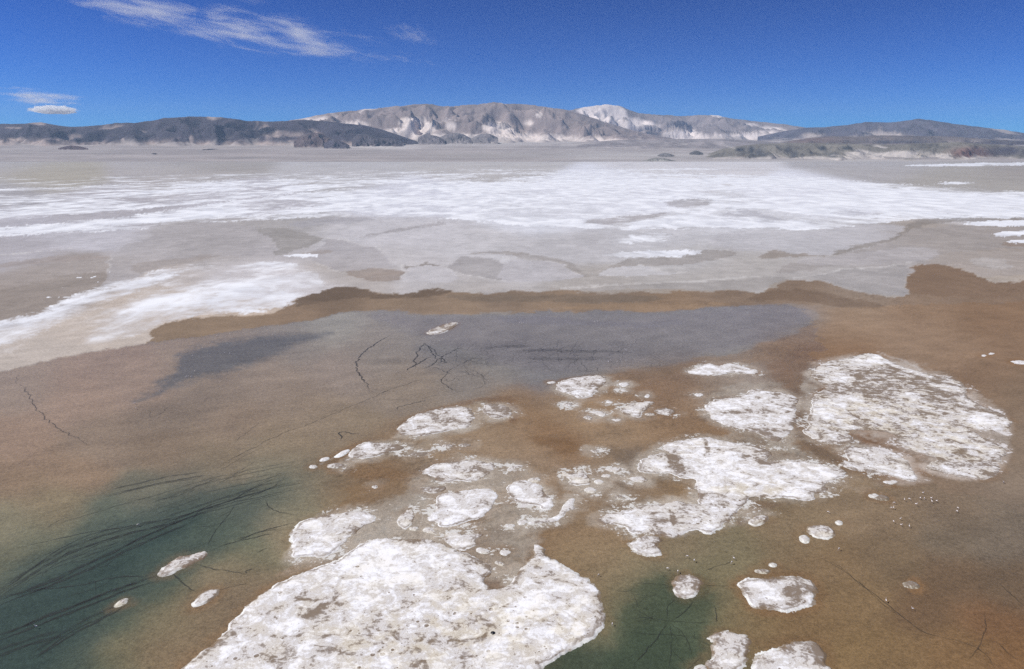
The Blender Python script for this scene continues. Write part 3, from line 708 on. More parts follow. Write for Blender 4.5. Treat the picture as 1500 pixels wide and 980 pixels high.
def field(idx, sel, sig, asp):
    num = np.zeros((len(sel), 3)); den = np.zeros(len(sel))
    for k in idx:
        d2 = (ax_[sel] - SW[k, 0]) ** 2 + (asp * (ay_[sel] - SW[k, 1])) ** 2
        wgt = np.exp(-d2 / (2 * sig * sig)) + 40.0 / (d2 + 2000) ** 2
        num += wgt[:, None] * SWA[k]
        den += wgt
    return num / den[:, None]

def poly_mask(pts, soft, amp=0.0, n=1, seed=0):
    """mask of a traced outline, edge softness and raggedness in frame px"""
    p = smooth_poly(pts, n)
    m = np.zeros(len(X))
    pad = 6 * soft + 3 * amp + 4
    s = np.where((qx > p[:, 0].min() - pad) & (qx < p[:, 0].max() + pad) & (qy > p[:, 1].min() - pad) & (qy < p[:, 1].max() + pad))[0]
    if len(s):
        yy = 2.0 if p[:, 1].mean() < 480 else 1.3
        d = sdpoly(qx[s], qy[s] * yy, p * np.array([1, yy]))
        m[s] = sstep(-soft, soft, d + amp * (0.6 * wx[s] + 0.9 * wx2[s] + .8 * wx3[s]))
    return m

def paint(pts, rgb, soft=3, amp=4, op=1.0, n=1, fade=0):
    m = poly_mask(pts, soft, amp, n) * op
    if fade:                                      # sheet-flow silt is thickest along its front
        m = m * (1 - .28 * poly_mask(pts, fade, amp * 2, n) * np.clip(.75 + 1.2 * wx, 0, 1.2))
    s = m > 0
    sed[s] += (np.array(alb(*rgb)) - sed[s]) * m[s, None]
    return m

upper = np.where(ay_ < 560)[0]
sed[iv[upper]] = field(SET_A, upper, 34, 3.2)
sed[~view] = alb(150, 143, 136)
mB = poly_mask([(220,485),(240,473),(300,465),(395,460),(405,450),(440,440),(470,428),(500,422),(530,424),(560,430),(600,428),(660,423),(663,428),(700,429),(760,426),(920,426),(1000,424),(1100,426),(1105,430),(1130,419),(1150,412),(1210,412),(1240,425),(1320,435),(1332,430),(1322,410),(1340,390),(1356,388),(1420,395),(1442,408),(1560,400),(1900,400),(1900,560),(200,560)], 1.6, 3)
sb = np.where(mB[iv] > 0)[0]
fB = field(SET_B, sb, 30, 2.6)
sed[iv[sb]] += (fB - sed[iv[sb]]) * mB[iv[sb], None]
LAGOON = [(-300,620),(-100,560),(0,545),(40,537),(110,522),(190,506),(250,497),(330,488),(400,478),(450,468),(520,459),(600,456),(690,459),(720,454),(760,459),(850,456),(950,456),(1100,448),(1165,446),(1230,450),(1500,440),(2100,440),(2300,1250),(-700,1250)]
mC = poly_mask(LAGOON, 1.8, 2.5)
sc_ = np.where(mC[iv] > 0)[0]
fC = field(SET_C, sc_, 30, 1.5)
sed[iv[sc_]] += (fC - sed[iv[sc_]]) * mC[iv[sc_], None]

# brown shore spit and band
paint([(220,485),(240,473),(300,465),(395,460),(405,450),(440,440),(470,428),(500,422),(530,424),(560,430),(600,428),(660,423),(663,428),(700,429),(760,426),(920,426),(1000,424),(1100,426),(1105,430),(1130,419),(1150,412),(1210,412),(1240,425),(1320,435),(1332,430),(1322,410),(1340,390),(1356,388),(1420,395),(1442,408),(1520,402),(1520,470),(1200,470),(1180,452),(1100,447),(950,455),(850,456),(760,458),(720,452),(690,458),(600,455),(520,458),(450,468),(400,478),(330,488),(252,498)], (127,102,77), 2.0, 3, .2)
paint([(470,428),(500,421),(530,424),(560,431),(600,428),(660,423),(663,429),(620,437),(560,436),(520,436),(480,440),(440,447),(420,450)], (98,80,64), 2.5, 4, .8)
paint([(640,434),(700,431),(800,430),(900,430),(980,436),(960,444),(880,446),(800,440),(700,442)], (112,96,80), 3, 4, .7)
paint([(800,450),(900,444),(1000,447),(1060,441),(1080,446),(1000,454),(900,456)], (142,112,78), 2, 3, .7)
paint([(1095,440),(1110,428),(1140,424),(1200,428),(1280,440),(1300,452),(1240,448),(1150,438)], (106,82,60), 3, 4, .6)
paint([(1330,430),(1326,410),(1342,391),(1360,389),(1420,397),(1445,410),(1500,405),(1520,430),(1400,440)], (120,92,66), 2.5, 3, .6)
# blue grey pool with its crisp eastern shore
paint([(540,460),(600,456),(690,459),(720,454),(760,459),(850,456),(950,456),(1100,448),(1160,445),(1190,455),(1196,465),(1180,480),(1140,496),(1105,500),(1090,516),(1040,523),(950,536),(880,549),(800,562),(740,566),(700,540),(640,500),(560,480)], (124,120,119), 1.6, 2, .35)
paint([(1195,466),(1182,481),(1140,497),(1107,501),(1092,517),(1042,524),(950,538),(950,548),(1060,535),(1150,530),(1190,500)], (130,104,76), 2.5, 3, .5)
# dark wedge in the lagoon
paint([(250,520),(300,505),(380,494),(470,486),(490,488),(440,500),(400,522),(340,545),(280,556),(230,570),(180,590),(200,575),(250,552),(270,535)], (92,92,96), 8, 7, .85)
paint([(600,505),(700,500),(830,500),(950,505),(960,525),(860,532),(740,528),(640,530)], (104,102,106), 8, 8, .5)
paint([(690,460),(800,463),(900,470),(1000,468),(1000,476),(860,478),(760,474)], (112,111,122), 3, 6, .5)
# grey sheet-flow lobes on the near salt flat, overlapping, each with its own edge
for pts_, rgb_, sf_, op_ in (
 ([(163,377),(181,361),(208,350),(219,347),(221,341),(240,335),(267,327),(299,324),(320,325),(352,331),(384,333),(400,342),(402,377),(347,374),(267,382),(213,398),(187,411),(173,419),(144,421),(157,398)], (170,166,166), 1.2, .85),
 ([(192,387),(240,379),(293,375),(333,374),(267,387),(227,395),(197,403)], (158,149,142), 3, .7),
 ([(280,352),(340,345),(390,352),(380,366),(300,368),(250,366)], (160,156,155), 4, .5),
 ([(-60,430),(0,425),(27,417),(88,406),(149,398),(157,401),(149,417),(144,422),(112,435),(67,451),(21,465),(-60,480)], (146,137,129), 2, .9),
 ([(-60,390),(0,386),(80,375),(160,373),(163,377),(107,382),(40,390),(-60,398)], (162,152,146), 1.5, .8),
 ([(380,333),(420,335),(447,341),(473,350),(455,358),(433,366),(415,374),(401,374),(409,359),(399,350),(380,339)], (150,146,142), 1.0, .95),
 ([(420,326),(470,320),(540,318),(550,324),(470,330),(430,334)], (168,166,170), 1.5, .7),
 ([(473,350),(500,350),(529,358),(551,365),(567,379),(588,393),(545,394),(505,401),(481,395),(468,385),(460,381),(447,374),(473,365)], (168,164,165), 1.5, .85),
 ([(441,370),(487,365),(480,373),(450,374)], (156,146,139), 1.5, .7),
 ([(503,402),(529,395),(551,394),(588,395),(588,409),(567,414),(529,411)], (148,135,125), 1.3, .9),
 ([(513,350),(567,338),(620,330),(650,325),(652,328),(610,335),(560,343)], (158,154,154), 1.2, .8),
 ([(657,387),(681,375),(700,378),(724,381),(753,390),(780,395),(780,414),(743,413),(711,405),(673,401),(649,394)], (160,156,155), 1.5, .9),
 ([(684,374),(707,374),(737,377),(780,378),(780,391),(753,387),(724,380),(700,377)], (200,198,199), 1.3, .9),
 ([(681,373),(727,366),(780,373),(765,376),(720,371)], (156,149,143), 1.2, .8),
 ([(740,371),(772,373),(833,382),(855,398),(863,405),(876,405),(884,395),(911,379),(980,378),(1033,366),(1087,366),(1055,380),(1007,388),(948,389),(935,390),(905,392),(880,406),(850,406)], (156,150,145), 1.6, .85),
 ([(740,378),(775,379),(815,386),(844,398),(860,405),(820,411),(767,415),(730,414)], (188,185,187), 1.1, .9),
 ([(589,397),(607,391),(620,387),(647,393),(671,401),(671,411),(636,415),(612,410),(591,413)], (192,189,190), 1.0, .95),
 ([(876,405),(887,395),(905,391),(932,391),(937,387),(953,391),(980,397),(1007,399),(967,402),(927,405),(881,406)], (196,194,195), 1.0, .95),
 ([(590,384),(594,391),(607,388),(617,384),(626,384),(637,388),(652,393),(637,391),(622,388),(606,392),(592,396)], (138,131,125), .9, .9),
 ([(820,426),(889,421),(937,419),(980,412),(1041,412),(1113,406),(1160,410),(1130,424),(1000,428),(880,428)], (158,153,149), 1.4, .7),
 ([(1100,336),(1199,340),(1212,332),(1249,329),(1324,328),(1321,343),(1313,348),(1292,353),(1249,361),(1217,372),(1180,373),(1127,367),(1100,369),(1040,362),(1040,345)], (186,184,187), 1.2, .7),
 ([(1345,330),(1560,328),(1560,366),(1450,366),(1390,369),(1352,384),(1300,388),(1240,389),(1180,396),(1120,402),(1160,385),(1222,374),(1297,356)], (160,154,150), 1.5, .85),
 ([(1160,381),(1250,371),(1330,361),(1385,366),(1350,384),(1290,387),(1200,391)], (182,178,178), 3, .75),
 ([(1324,343),(1327,329),(1348,323),(1380,317),(1560,318),(1560,324),(1407,325),(1367,327),(1345,333),(1332,338),(1313,352),(1297,356),(1260,364),(1220,374),(1217,371),(1249,361),(1292,353)], (140,133,126), 1.1, .9),
 ([(1110,379),(1120,371),(1140,367),(1158,372),(1190,372),(1220,373),(1180,376),(1130,379)], (142,131,120), 1.2, .85),
 ([(1180,405),(1230,396),(1290,389),(1335,388),(1325,400),(1330,433),(1300,436),(1270,427),(1235,420),(1215,412)], (162,158,156), 1.5, .85),
 ([(1355,384),(1390,370),(1450,367),(1560,372),(1560,408),(1460,414),(1438,407),(1420,396),(1370,388)], (164,156,149), 1.4, .9),
 ([(1420,378),(1470,380),(1492,392),(1460,396),(1430,390)], (182,177,173), 3, .8),
 ([(1460,358),(1500,352),(1560,352),(1560,362),(1490,362)], (138,118,100), 1.5, .7),
 ([(1030,329),(1060,312),(1092,304),(1112,310),(1142,322),(1180,330),(1130,335),(1060,335)], (172,171,176), 2, .8),
 ([(850,325),(900,318),(960,312),(985,312),(930,324),(880,330)], (166,162,162), 1.5, .9),
 ([(970,298),(1000,291),(1040,288),(1054,292),(1030,302),(990,304)], (166,163,164), 1.2, .9),
 ([(1200,312),(1240,306),(1270,310),(1300,318),(1250,319)], (182,182,188), 1.5, .8)):
    paint(pts_, rgb_, sf_, 2.5, op_, fade=11)
# green pools
paint([(-40,845),(60,800),(150,765),(260,722),(360,705),(440,690),(430,725),(380,770),(320,815),(270,855),(190,900),(140,960),(80,1000),(-40,1010)], (74,82,74), 24, 14, .35)
paint([(-40,905),(60,850),(160,805),(260,760),(300,752),(240,800),(180,850),(120,920),(60,990),(-40,1000)], (46,62,58), 22, 16, .55)
paint([(925,850),(980,842),(1040,850),(1050,880),(1035,920),(1005,990),(860,1000),(880,955),(905,915)], (66,78,60), 14, 10, .5)
paint([(880,960),(910,925),(960,910),(1000,930),(980,1000),(860,1000)], (48,62,50), 16, 10, .5)
# wet grey and rusty mud among the islands
paint([(470,830),(520,800),(560,770),(600,740),(640,700),(730,690),(780,700),(800,740),(820,760),(780,790),(780,820),(740,860),(690,850),(600,800),(540,815)], (136,122,111), 5, 8, .6)
paint([(430,815),(500,800),(560,770),(610,735),(630,720),(640,740),(600,770),(560,790),(500,815),(450,830)], (160,154,152), 5, 6, .7)
paint([(440,822),(480,815),(475,832),(440,843),(400,850),(420,835)], (124,98,68), 3, 5, .8)
paint([(490,740),(520,715),(590,700),(610,710),(600,730),(540,745),(500,750)], (126,98,64), 5, 8, .6)
paint([(470,690),(520,685),(590,685),(650,690),(600,700),(530,705)], (130,98,62), 5, 8, .6)
paint([(780,645),(800,640),(840,645),(850,660),(830,672),(800,660)], (120,88,52), 6, 10, .65)
paint([(745,588),(755,596),(760,612),(750,625),(742,618),(750,605),(742,595)], (112,80,48), 3, 3, .7)
paint([(680,590),(740,580),(762,592),(740,588),(690,596),(620,605),(585,625),(580,622),(610,603)], (116,86,56), 3, 3, .6)
paint([(1000,548),(1020,555),(1010,590),(985,600),(960,590),(955,560)], (126,98,70), 6, 8, .35)
paint([(1130,535),(1150,530),(1170,550),(1165,575),(1140,560)], (126,96,68), 5, 6, .5)
paint([(1168,575),(1175,573),(1178,585),(1173,610),(1168,625),(1178,640),(1200,655),(1232,675),(1240,690),(1215,678),(1185,665),(1165,645),(1160,625),(1166,600)], (108,88,68), 3, 4, .7)
paint([(1240,632),(1290,632),(1312,640),(1306,648),(1330,658),(1350,668),(1345,682),(1320,664),(1270,650)], (116,88,62), 3, 4, .7)
paint([(1090,742),(1096,730),(1130,732),(1140,735),(1110,745),(1100,758),(1085,762),(1070,762)], (122,98,76), 3, 4, .7)
paint([(1085,850),(1120,835),(1180,838),(1215,860),(1205,890),(1195,850),(1150,842)], (110,84,54), 6, 8, .5)
paint([(1090,940),(1150,928),(1210,930),(1225,960),(1230,1000),(1205,960),(1190,935),(1140,945),(1105,955)], (112,86,54), 6, 8, .5)
paint([(1330,845),(1350,850),(1352,866),(1335,870),(1322,860)], (136,100,60), 4, 4, .7)
paint([(890,655),(925,660),(945,650),(940,672),(930,690),(915,715),(895,725),(910,700)], (108,93,80), 5, 6, .6)

LINK = ([(1030,575),(1110,560),(1165,572),(1162,610),(1155,645),(1180,668),(1240,690),(1190,735),(1100,730),(1000,742),(900,768),(885,757),(960,738),(1010,722),(1005,702),(940,697),(945,665),(1000,640),(1060,638),(1040,615)], (158,149,141), .6), \
    ([(1190,535),(1280,517),(1420,560),(1480,615),(1470,690),(1360,690),(1300,650),(1240,630),(1190,640),(1180,600)], (160,151,144), .6), \
    ([(430,820),(440,765),(520,748),(600,735),(620,685),(700,670),(770,680),(800,720),(830,745),(770,772),(790,800),(760,850),(700,850),(600,800),(520,815)], (154,143,134), .6), \
    ([(505,672),(540,645),(600,652),(640,640),(580,640),(600,610),(690,592),(750,595),(750,615),(690,632),(640,650),(600,668)], (150,138,126), .5)
for pts_, rgb_, op_ in LINK:
    mk = poly_mask(pts_, 5, 12) * op_ * np.clip(.75 + 1.3 * fbm(X / 16 + wx2, Y / 16 + wy2, 4, 361), .1, 1.3)
    sed += (np.array(alb(*rgb_)) - sed) * np.clip(mk, 0, .9)[:, None]
# rusty or damp halo round every island
dist_i = np.full(len(X), 99.0)
near = np.where((Y > 60) & (Y < 520) & (np.abs(X) < 450))[0]
for poly in ISLW:
    pad = 9
    s = near[(X[near] > poly[:, 0].min() - pad) & (X[near] < poly[:, 0].max() + pad) & (Y[near] > poly[:, 1].min() - pad) & (Y[near] < poly[:, 1].max() + pad)]
    if len(s):
        dist_i[s] = np.minimum(dist_i[s], -isl_field(X[s], Y[s], poly))
halo = sstep(4.5, 0.6, dist_i + 2.4 * wx2 + .8 * wx3) * np.clip(0.40 + 1.1 * wx, 0, 0.8)
sed += (np.array(alb(122, 90, 56)) - sed) * halo[:, None]
plat0 = poly_mask([(470,700),(560,640),(760,580),(900,545),(1100,515),(1300,520),(1450,560),(1490,640),(1460,710),(1250,720),(1100,760),(940,790),(850,760),(820,770),(780,800),(760,860),(690,850),(560,790),(440,840),(400,850),(430,780),(480,740)], 6, 8)
apron = sstep(6.5, 0.3, dist_i + 4.0 * wx2 + 1.5 * wx3) * plat0 * np.clip(.55 + 1.3 * fbm(X / 30, Y / 30, 3, 331), 0, .85)
sed += (np.array(alb(166, 156, 149)) - sed) * apron[:, None]
near_mud = sstep(820, 600, Y) * np.maximum(mC, mB)
v1 = np.abs(fbm(X / 26 + .8 * wx2, Y / 26 + .8 * wy2, 5, 341, .58))
v2 = np.abs(fbm(X / 60 + wx, Y / 60 + wy, 6, 342, .6))
stain_m = sstep(.045, .0, v1) * .20 + sstep(.05, .0, v2) * .20
stain_m *= np.clip(.35 + 1.4 * fbm(X / 70, Y / 70, 3, 343), 0, 1) * np.clip(.35 + .65 * plat0 + sstep(60, 160, X) * .5, 0, 1)
sed *= (1 - near_mud * stain_m)[:, None]
blot = sstep(.12, .45, fbm(X / 18 + wx2, Y / 14 + wy2, 5, 344, .58)) * plat0
sed += (np.array(alb(112, 90, 66)) - sed) * (blot * .45)[:, None]
pool_st = .10 * fbm(X / 60 + wx, Y / 10, 5, 351, .6) * sstep(300, 380, Y) * mC
sed *= (1 + pool_st)[:, None]

# mottling that belongs to the mud: fine algal and silt patches
mott = 1 + 0.07 * fbm(X / 14, Y / 22, 5, 301) + 0.05 * fbm(X / 90, Y / 150, 4, 302)
mm = np.maximum(mC, mB)[:, None]
lum = (sed @ np.array((.25, .6, .15)))[:, None]
satv = np.where((mB > mC)[:, None], .60, .75)
sed += (((lum + (sed - lum) * satv) * np.array((1.33, 1.29, 1.20))) - sed) * mm
paint([(-40,905),(60,850),(160,805),(260,760),(300,752),(240,800),(180,850),(120,920),(60,990),(-40,1000)], (44,60,57), 26, 16, .55)
paint([(-40,845),(60,800),(150,765),(260,722),(360,705),(430,695),(400,735),(350,780),(300,825),(240,865),(180,905),(130,960),(80,1000),(-40,1010)], (64,80,74), 24, 14, .45)
paint([(925,850),(980,842),(1040,850),(1050,880),(1035,920),(1005,990),(860,1000),(880,955),(905,915)], (68,79,62), 14, 10, .35)
paint([(540,462),(600,458),(690,461),(760,461),(850,458),(950,458),(1100,450),(1160,447),(1188,456),(1190,466),(1170,480),(1100,502),(1040,522),(950,534),(880,545),(780,545),(700,520),(600,490)], (134,126,128), 10, 6, .45)
# silt drawn out along the slow current, south-west to north-east
ca, sa = math.cos(.42), math.sin(.42)
u_, v_ = X * ca + Y * sa, -X * sa + Y * ca
near_amp = sstep(700, 420, Y)
flow = .15 * fbm(u_ / 55, v_ / 9, 6, 311, .6) + .10 * fbm(u_ / 12, v_ / 2.5, 4, 312, .6)
sed *= (1 + near_amp * flow)[:, None]
def lobes(x, y, seed, lev):
    v = fbm(x, y, 5, seed, .5) * lev
    q = v - np.floor(v)
    return q * sstep(1.0, .94, q) - .5
mid_amp = .45 * sstep(440, 520, Y) * sstep(4200, 1600, Y) * (1 - np.maximum(mC, mB))
lb = lobes(X / 330 + .4 * wx, Y / 620, 321, 3.2) + .5 * lobes(X / 120, Y / 260, 322, 2.6)
sed *= (1 + .24 * mid_amp * lb)[:, None]
far_amp = sstep(420, 1200, Y)
mott = mott + far_amp * (.16 * fbm(X / 300, Y / 900, 6, 303, .55) + .07 * fbm(X / 60, Y / 300, 4, 304))
sed *= mott[:, None]


# salt film coverage on the flat
salt = np.zeros(len(X))
def salted(pts, c, soft=4, amp=6, n=1):
    m = poly_mask(pts, soft, amp, n)
    np.maximum(salt, m * c, out=salt)
    return m
salted([(-60,352),(0,347),(100,342),(200,337),(260,326),(350,325),(440,320),(560,318),(700,322),(750,330),(830,333),(880,337),(1000,333),(1100,335),(1190,338),(1240,332),(1330,324),(1352,319),(1560,319),(1560,284),(1400,274),(1290,268),(1180,258),(1050,254),(900,252),(800,256),(700,262),(560,272),(420,284),(300,300),(150,322),(-60,336)], .58, 3, 6)
salted([(-60,350),(0,345),(120,336),(250,324),(400,316),(520,308),(640,290),(560,292),(420,305),(260,314),(120,326),(-60,338)], .85, 4, 5)
salted([(620,278),(700,266),(850,264),(1050,258),(1200,262),(1300,272),(1200,274),(1000,270),(850,274),(700,284)], .95, 4, 5)
salted([(1080,318),(1110,304),(1145,320),(1190,318),(1300,322),(1330,310),(1480,318),(1560,318),(1560,296),(1400,280),(1300,276),(1200,290),(1100,296),(1060,306)], .84, 6, 6)
salted([(900,336),(1000,314),(1060,300),(1090,296),(1060,308),(990,326),(930,338)], .8, 3, 5)
salted([(500,312),(700,300),(900,292),(1150,300),(1330,300),(1500,300),(1500,288),(1250,268),(1050,260),(850,268),(700,285),(560,298)], .62, 10, 8)
salted([(-60,278),(100,272),(250,266),(400,262),(560,257),(700,252),(700,262),(560,272),(420,284),(280,300),(-60,330)], .50, 4, 6)
salted([(200,282),(300,272),(430,270),(480,272),(380,282),(280,288)], .66, 3, 5)
salted([(-60,478),(0,470),(60,452),(120,428),(170,412),(230,396),(300,384),(400,380),(450,392),(480,412),(470,425),(440,440),(400,456),(300,463),(240,472),(200,490),(100,512),(-60,540)], .40, 6, 8)
salted([(-60,520),(-60,488),(40,462),(110,438),(180,415),(240,400),(290,392),(240,412),(190,435),(130,462),(60,490),(0,505)], .60, 8, 10)
salted([(290,445),(320,425),(360,410),(400,425),(450,428),(440,440),(400,456),(330,460)], .54, 6, 8)
salted([(870,376),(930,365),(1000,368),(1040,366),(1010,378),(930,378)], .55, 3, 6)
salted([(880,355),(940,340),(1000,345),(940,360)], .45, 5, 8)
salted([(405,376),(440,372),(475,374),(440,378)], .75, 2, 5)
salted([(1400,326),(1450,324),(1560,322),(1560,330),(1460,332)], .9, 2, 4)
salted([(1450,344),(1480,338),(1560,334),(1560,338),(1500,344),(1460,347)], .8, 2, 4)
salted([(1470,357),(1500,350),(1560,350),(1560,357)], .8, 2, 4)
salted([(1300,243),(1400,239),(1560,237),(1560,241),(1400,244)], .8, 1.2, 2)
salted([(600,256),(760,250),(1000,246),(1100,246),(1000,252),(800,256)], .45, 3, 4)
salted([(1360,268),(1400,266),(1440,268),(1400,271)], .6, 1.5, 3)
salted([(-60,262),(200,256),(500,250),(800,246),(800,252),(560,258),(300,268),(-60,278)], .26, 4, 5)
# dull bare patches inside the salt flat
for pts, c in (([(960,300),(1000,290),(1050,292),(1030,303),(980,305)], .75), ([(850,322),(930,316),(970,312),(980,318),(920,326),(860,330)], .6),
               ([(1060,312),(1100,303),(1160,310),(1170,320),(1130,326),(1080,322)], .4), ([(1210,310),(1270,308),(1300,314),(1240,318)], .5)):
    salt *= 1 - c * poly_mask(pts, 4, 6)
bare = np.clip(fbm(X / 260, Y / 520, 5, 401) * 1.2, 0, .5)
salt = salt * (1 - 0.8 * bare)
# scattered salt flecks on the western mud
flk = sstep(.32, .5, fbm(X / 10, Y / 16, 4, 420)) * poly_mask([(20,440),(150,390),(170,400),(120,440),(30,470)], 10, 5)
salt = np.maximum(salt, flk * .8)
# shore lines of pale salt: thin dried strand lines
def strand(pts, wpx, c):
    p = smooth_line(pts, 3)
    lo, hi = p.min(0) - 12, p.max(0) + 12
    s = np.where((qx > lo[0]) & (qx < hi[0]) & (qy > lo[1]) & (qy < hi[1]))[0]
    if not len(s):
        return
    d = np.full(len(s), 1e9)
    for a, b in zip(p[:-1], p[1:]):
        ex, ey = b - a
        ux, uy = qx[s] - a[0], qy[s] - a[1]
        t = np.clip((ux * ex + uy * ey) / (ex * ex + ey * ey + 1e-9), 0, 1)
        d = np.minimum(d, np.hypot(ux - ex * t, uy - ey * t))
    m = sstep(wpx, wpx * .3, d + .6 * wx2[s])
    sed[s] += (np.array(alb(212, 209, 206)) - sed[s]) * (m * c)[:, None]
for pts_, w_, o_ in (([(820,425),(889,419),(937,418),(980,411),(1041,411),(1073,407),(1113,405)],1.3,.7), ([(157,398),(160,388),(166,376)],3.0,.5), ([(0,375),(60,368),(101,363)],1.2,.8), ([(649,394),(671,401),(711,406),(743,413)],1.2,.7),
    ([(937,387),(970,394),(1009,400)],1.2,.9), ([(588,385),(588,394),(590,404)],2,.7), ([(1160,409),(1200,401),(1240,394),(1290,389),(1340,386)],1.5,.65), ([(475,349),(500,349),(530,358),(552,365)],1.3,.7), ([(460,384),(480,395),(503,402)],1.3,.6), ([(740,378),(775,379),(815,386),(850,401)],1.4,.6),
    ([(1280,517),(1300,528),(1346,543)],1.6,.5), ([(495,668),(470,678)],1.2,.3), ([(1260,392),(1300,398)],1,.3), ([(560,570),(600,580)],.8,.0)):
    strand(pts_, w_, o_ * .6)
DK = [([(164,378),(182,361),(208,350),(219,346),(222,341),(240,335)], 1.3, .5)]

# relief: lagoon bed under the water line, shores a little above it
lag = np.maximum.reduce([
    poly_mask([(-300,620),(-100,560),(0,545),(40,537),(110,522),(190,506),(250,497),(330,488),(400,478),(450,468),(520,459),(600,456),(690,459),(760,459),(850,456),(950,456),(1100,448),(1165,446),(1200,460),(1240,520),(1480,560),(2100,560),(2300,1250),(-700,1250)], 2.0, 2)])
east = poly_mask([(-700,400),(1120,400),(1180,470),(1230,560),(1330,720),(1520,760),(2300,800),(2300,1300),(-700,1300)], 40, 16)
lag = lag * east
Z = 0.12 - .34 * lag + .05 * fbm(X / 12, Y / 12, 4, 76) * sstep(700, 450, Y)
platform = poly_mask([(470,700),(560,640),(760,580),(900,545),(1100,515),(1300,520),(1450,560),(1490,640),(1460,710),(1250,720),(1100,760),(940,790),(850,760),(820,770),(780,800),(760,860),(690,850),(560,790),(440,840),(400,850),(430,780),(480,740)], 6, 8)
lace = platform * sstep(9, .5, dist_i) * np.clip(.40 + .9 * fbm(X / 16, Y / 16, 4, 79), 0, 1)
for cx, cy_, rx_, ry_, a_ in ((1128,655,40,10,.6),(715,835,25,14,.55),(635,718,25,6,.5),(1110,625,40,10,.5),(1290,560,90,20,.45),(1215,545,40,12,.55),(590,745,30,14,.35),(1000,690,30,14,.5),(1210,640,40,12,.45),(660,600,40,12,.35),(735,688,30,6,.45)):
    lace = np.maximum(lace, a_ * np.exp(-(((pxv - cx) / rx_) ** 2 + ((pyv - cy_) / ry_) ** 2)))
Z = Z + platform * (0.17 + 0.07 * fbm(X / 11, Y / 11, 4, 77))
Z = Z + 0.02 * fbm(X / 6, Y / 6, 3, 78) * sstep(1200, 300, np.abs(Y))
Z = np.where(Y < 540, np.minimum(Z, .035 * sstep(540, 500, Y) + .3 * sstep(490, 540, Y)), Z)
Z = Z + np.where(far_m, bajada(X, Y), 0)

# gravel plain colours beyond the flat
fm = np.where(far_m)[0]
ppx, ppy = g2px(X[fm], Y[fm], Z[fm])
fcol = np.tile(np.array(alb(164, 156, 152)), (len(fm), 1))
n_a = fbm(X[fm] / 1500, Y[fm] / 500, 5, 501)
fcol *= (1 + .45 * n_a + .2 * fbm(X[fm] / 400, Y[fm] / 160, 4, 511))[:, None]
def fpaint(cx, cy, rx, ry, rgb, op):
    m = np.exp(-(((ppx - cx) / rx) ** 2 + ((ppy - cy) / ry) ** 2)) * op
    m = np.clip(m * (1 + 1.0 * n_a), 0, 1)
    fcol[:] += (np.array(alb(*rgb)) - fcol) * m[:, None]
fpaint(560, 214, 60, 5, (196,190,186), .85)
fpaint(700, 207, 120, 6, (196,190,186), .7)
fpaint(850, 205, 120, 6, (192,186,182), .6)
fpaint(900, 228, 160, 6, (188,184,180), .6)
fpaint(300, 222, 160, 3, (142,134,130), .5)
fpaint(700, 228, 100, 4, (150,144,138), .5)
fpaint(1200, 236, 200, 3, (188,184,180), .7)
fpaint(330, 214, 90, 3, (172,164,158), .6)
fpaint(60, 240, 140, 1.5, (120,112,102), .6)
fpaint(330, 238, 260, 1.2, (120,114,106), .6)
sed[fm] = fcol
wet = np.clip(lag, 0, 1)
me = make_mesh("ground", np.stack([X, Y, Z], 1), grid_faces(nr, nc), M_GROUND, True, {"sediment": np.clip(sed, .004, .9), "salt": salt, "lace": lace, "wet": wet})
add("ground", me, "wide salt flat and brown lagoon bed running out to the mountains", "ground", kind="structure")

# ------------------------------------------------------------------ water
wme = make_mesh("lagoon_water", [(-900, 20, 0), (900, 20, 0), (900, 620, 0), (-900, 620, 0)], [(0, 1, 2, 3)], M_WATER, False)
add("lagoon_water", wme, "shallow clear brine over brown and green mud", "water", kind="structure")

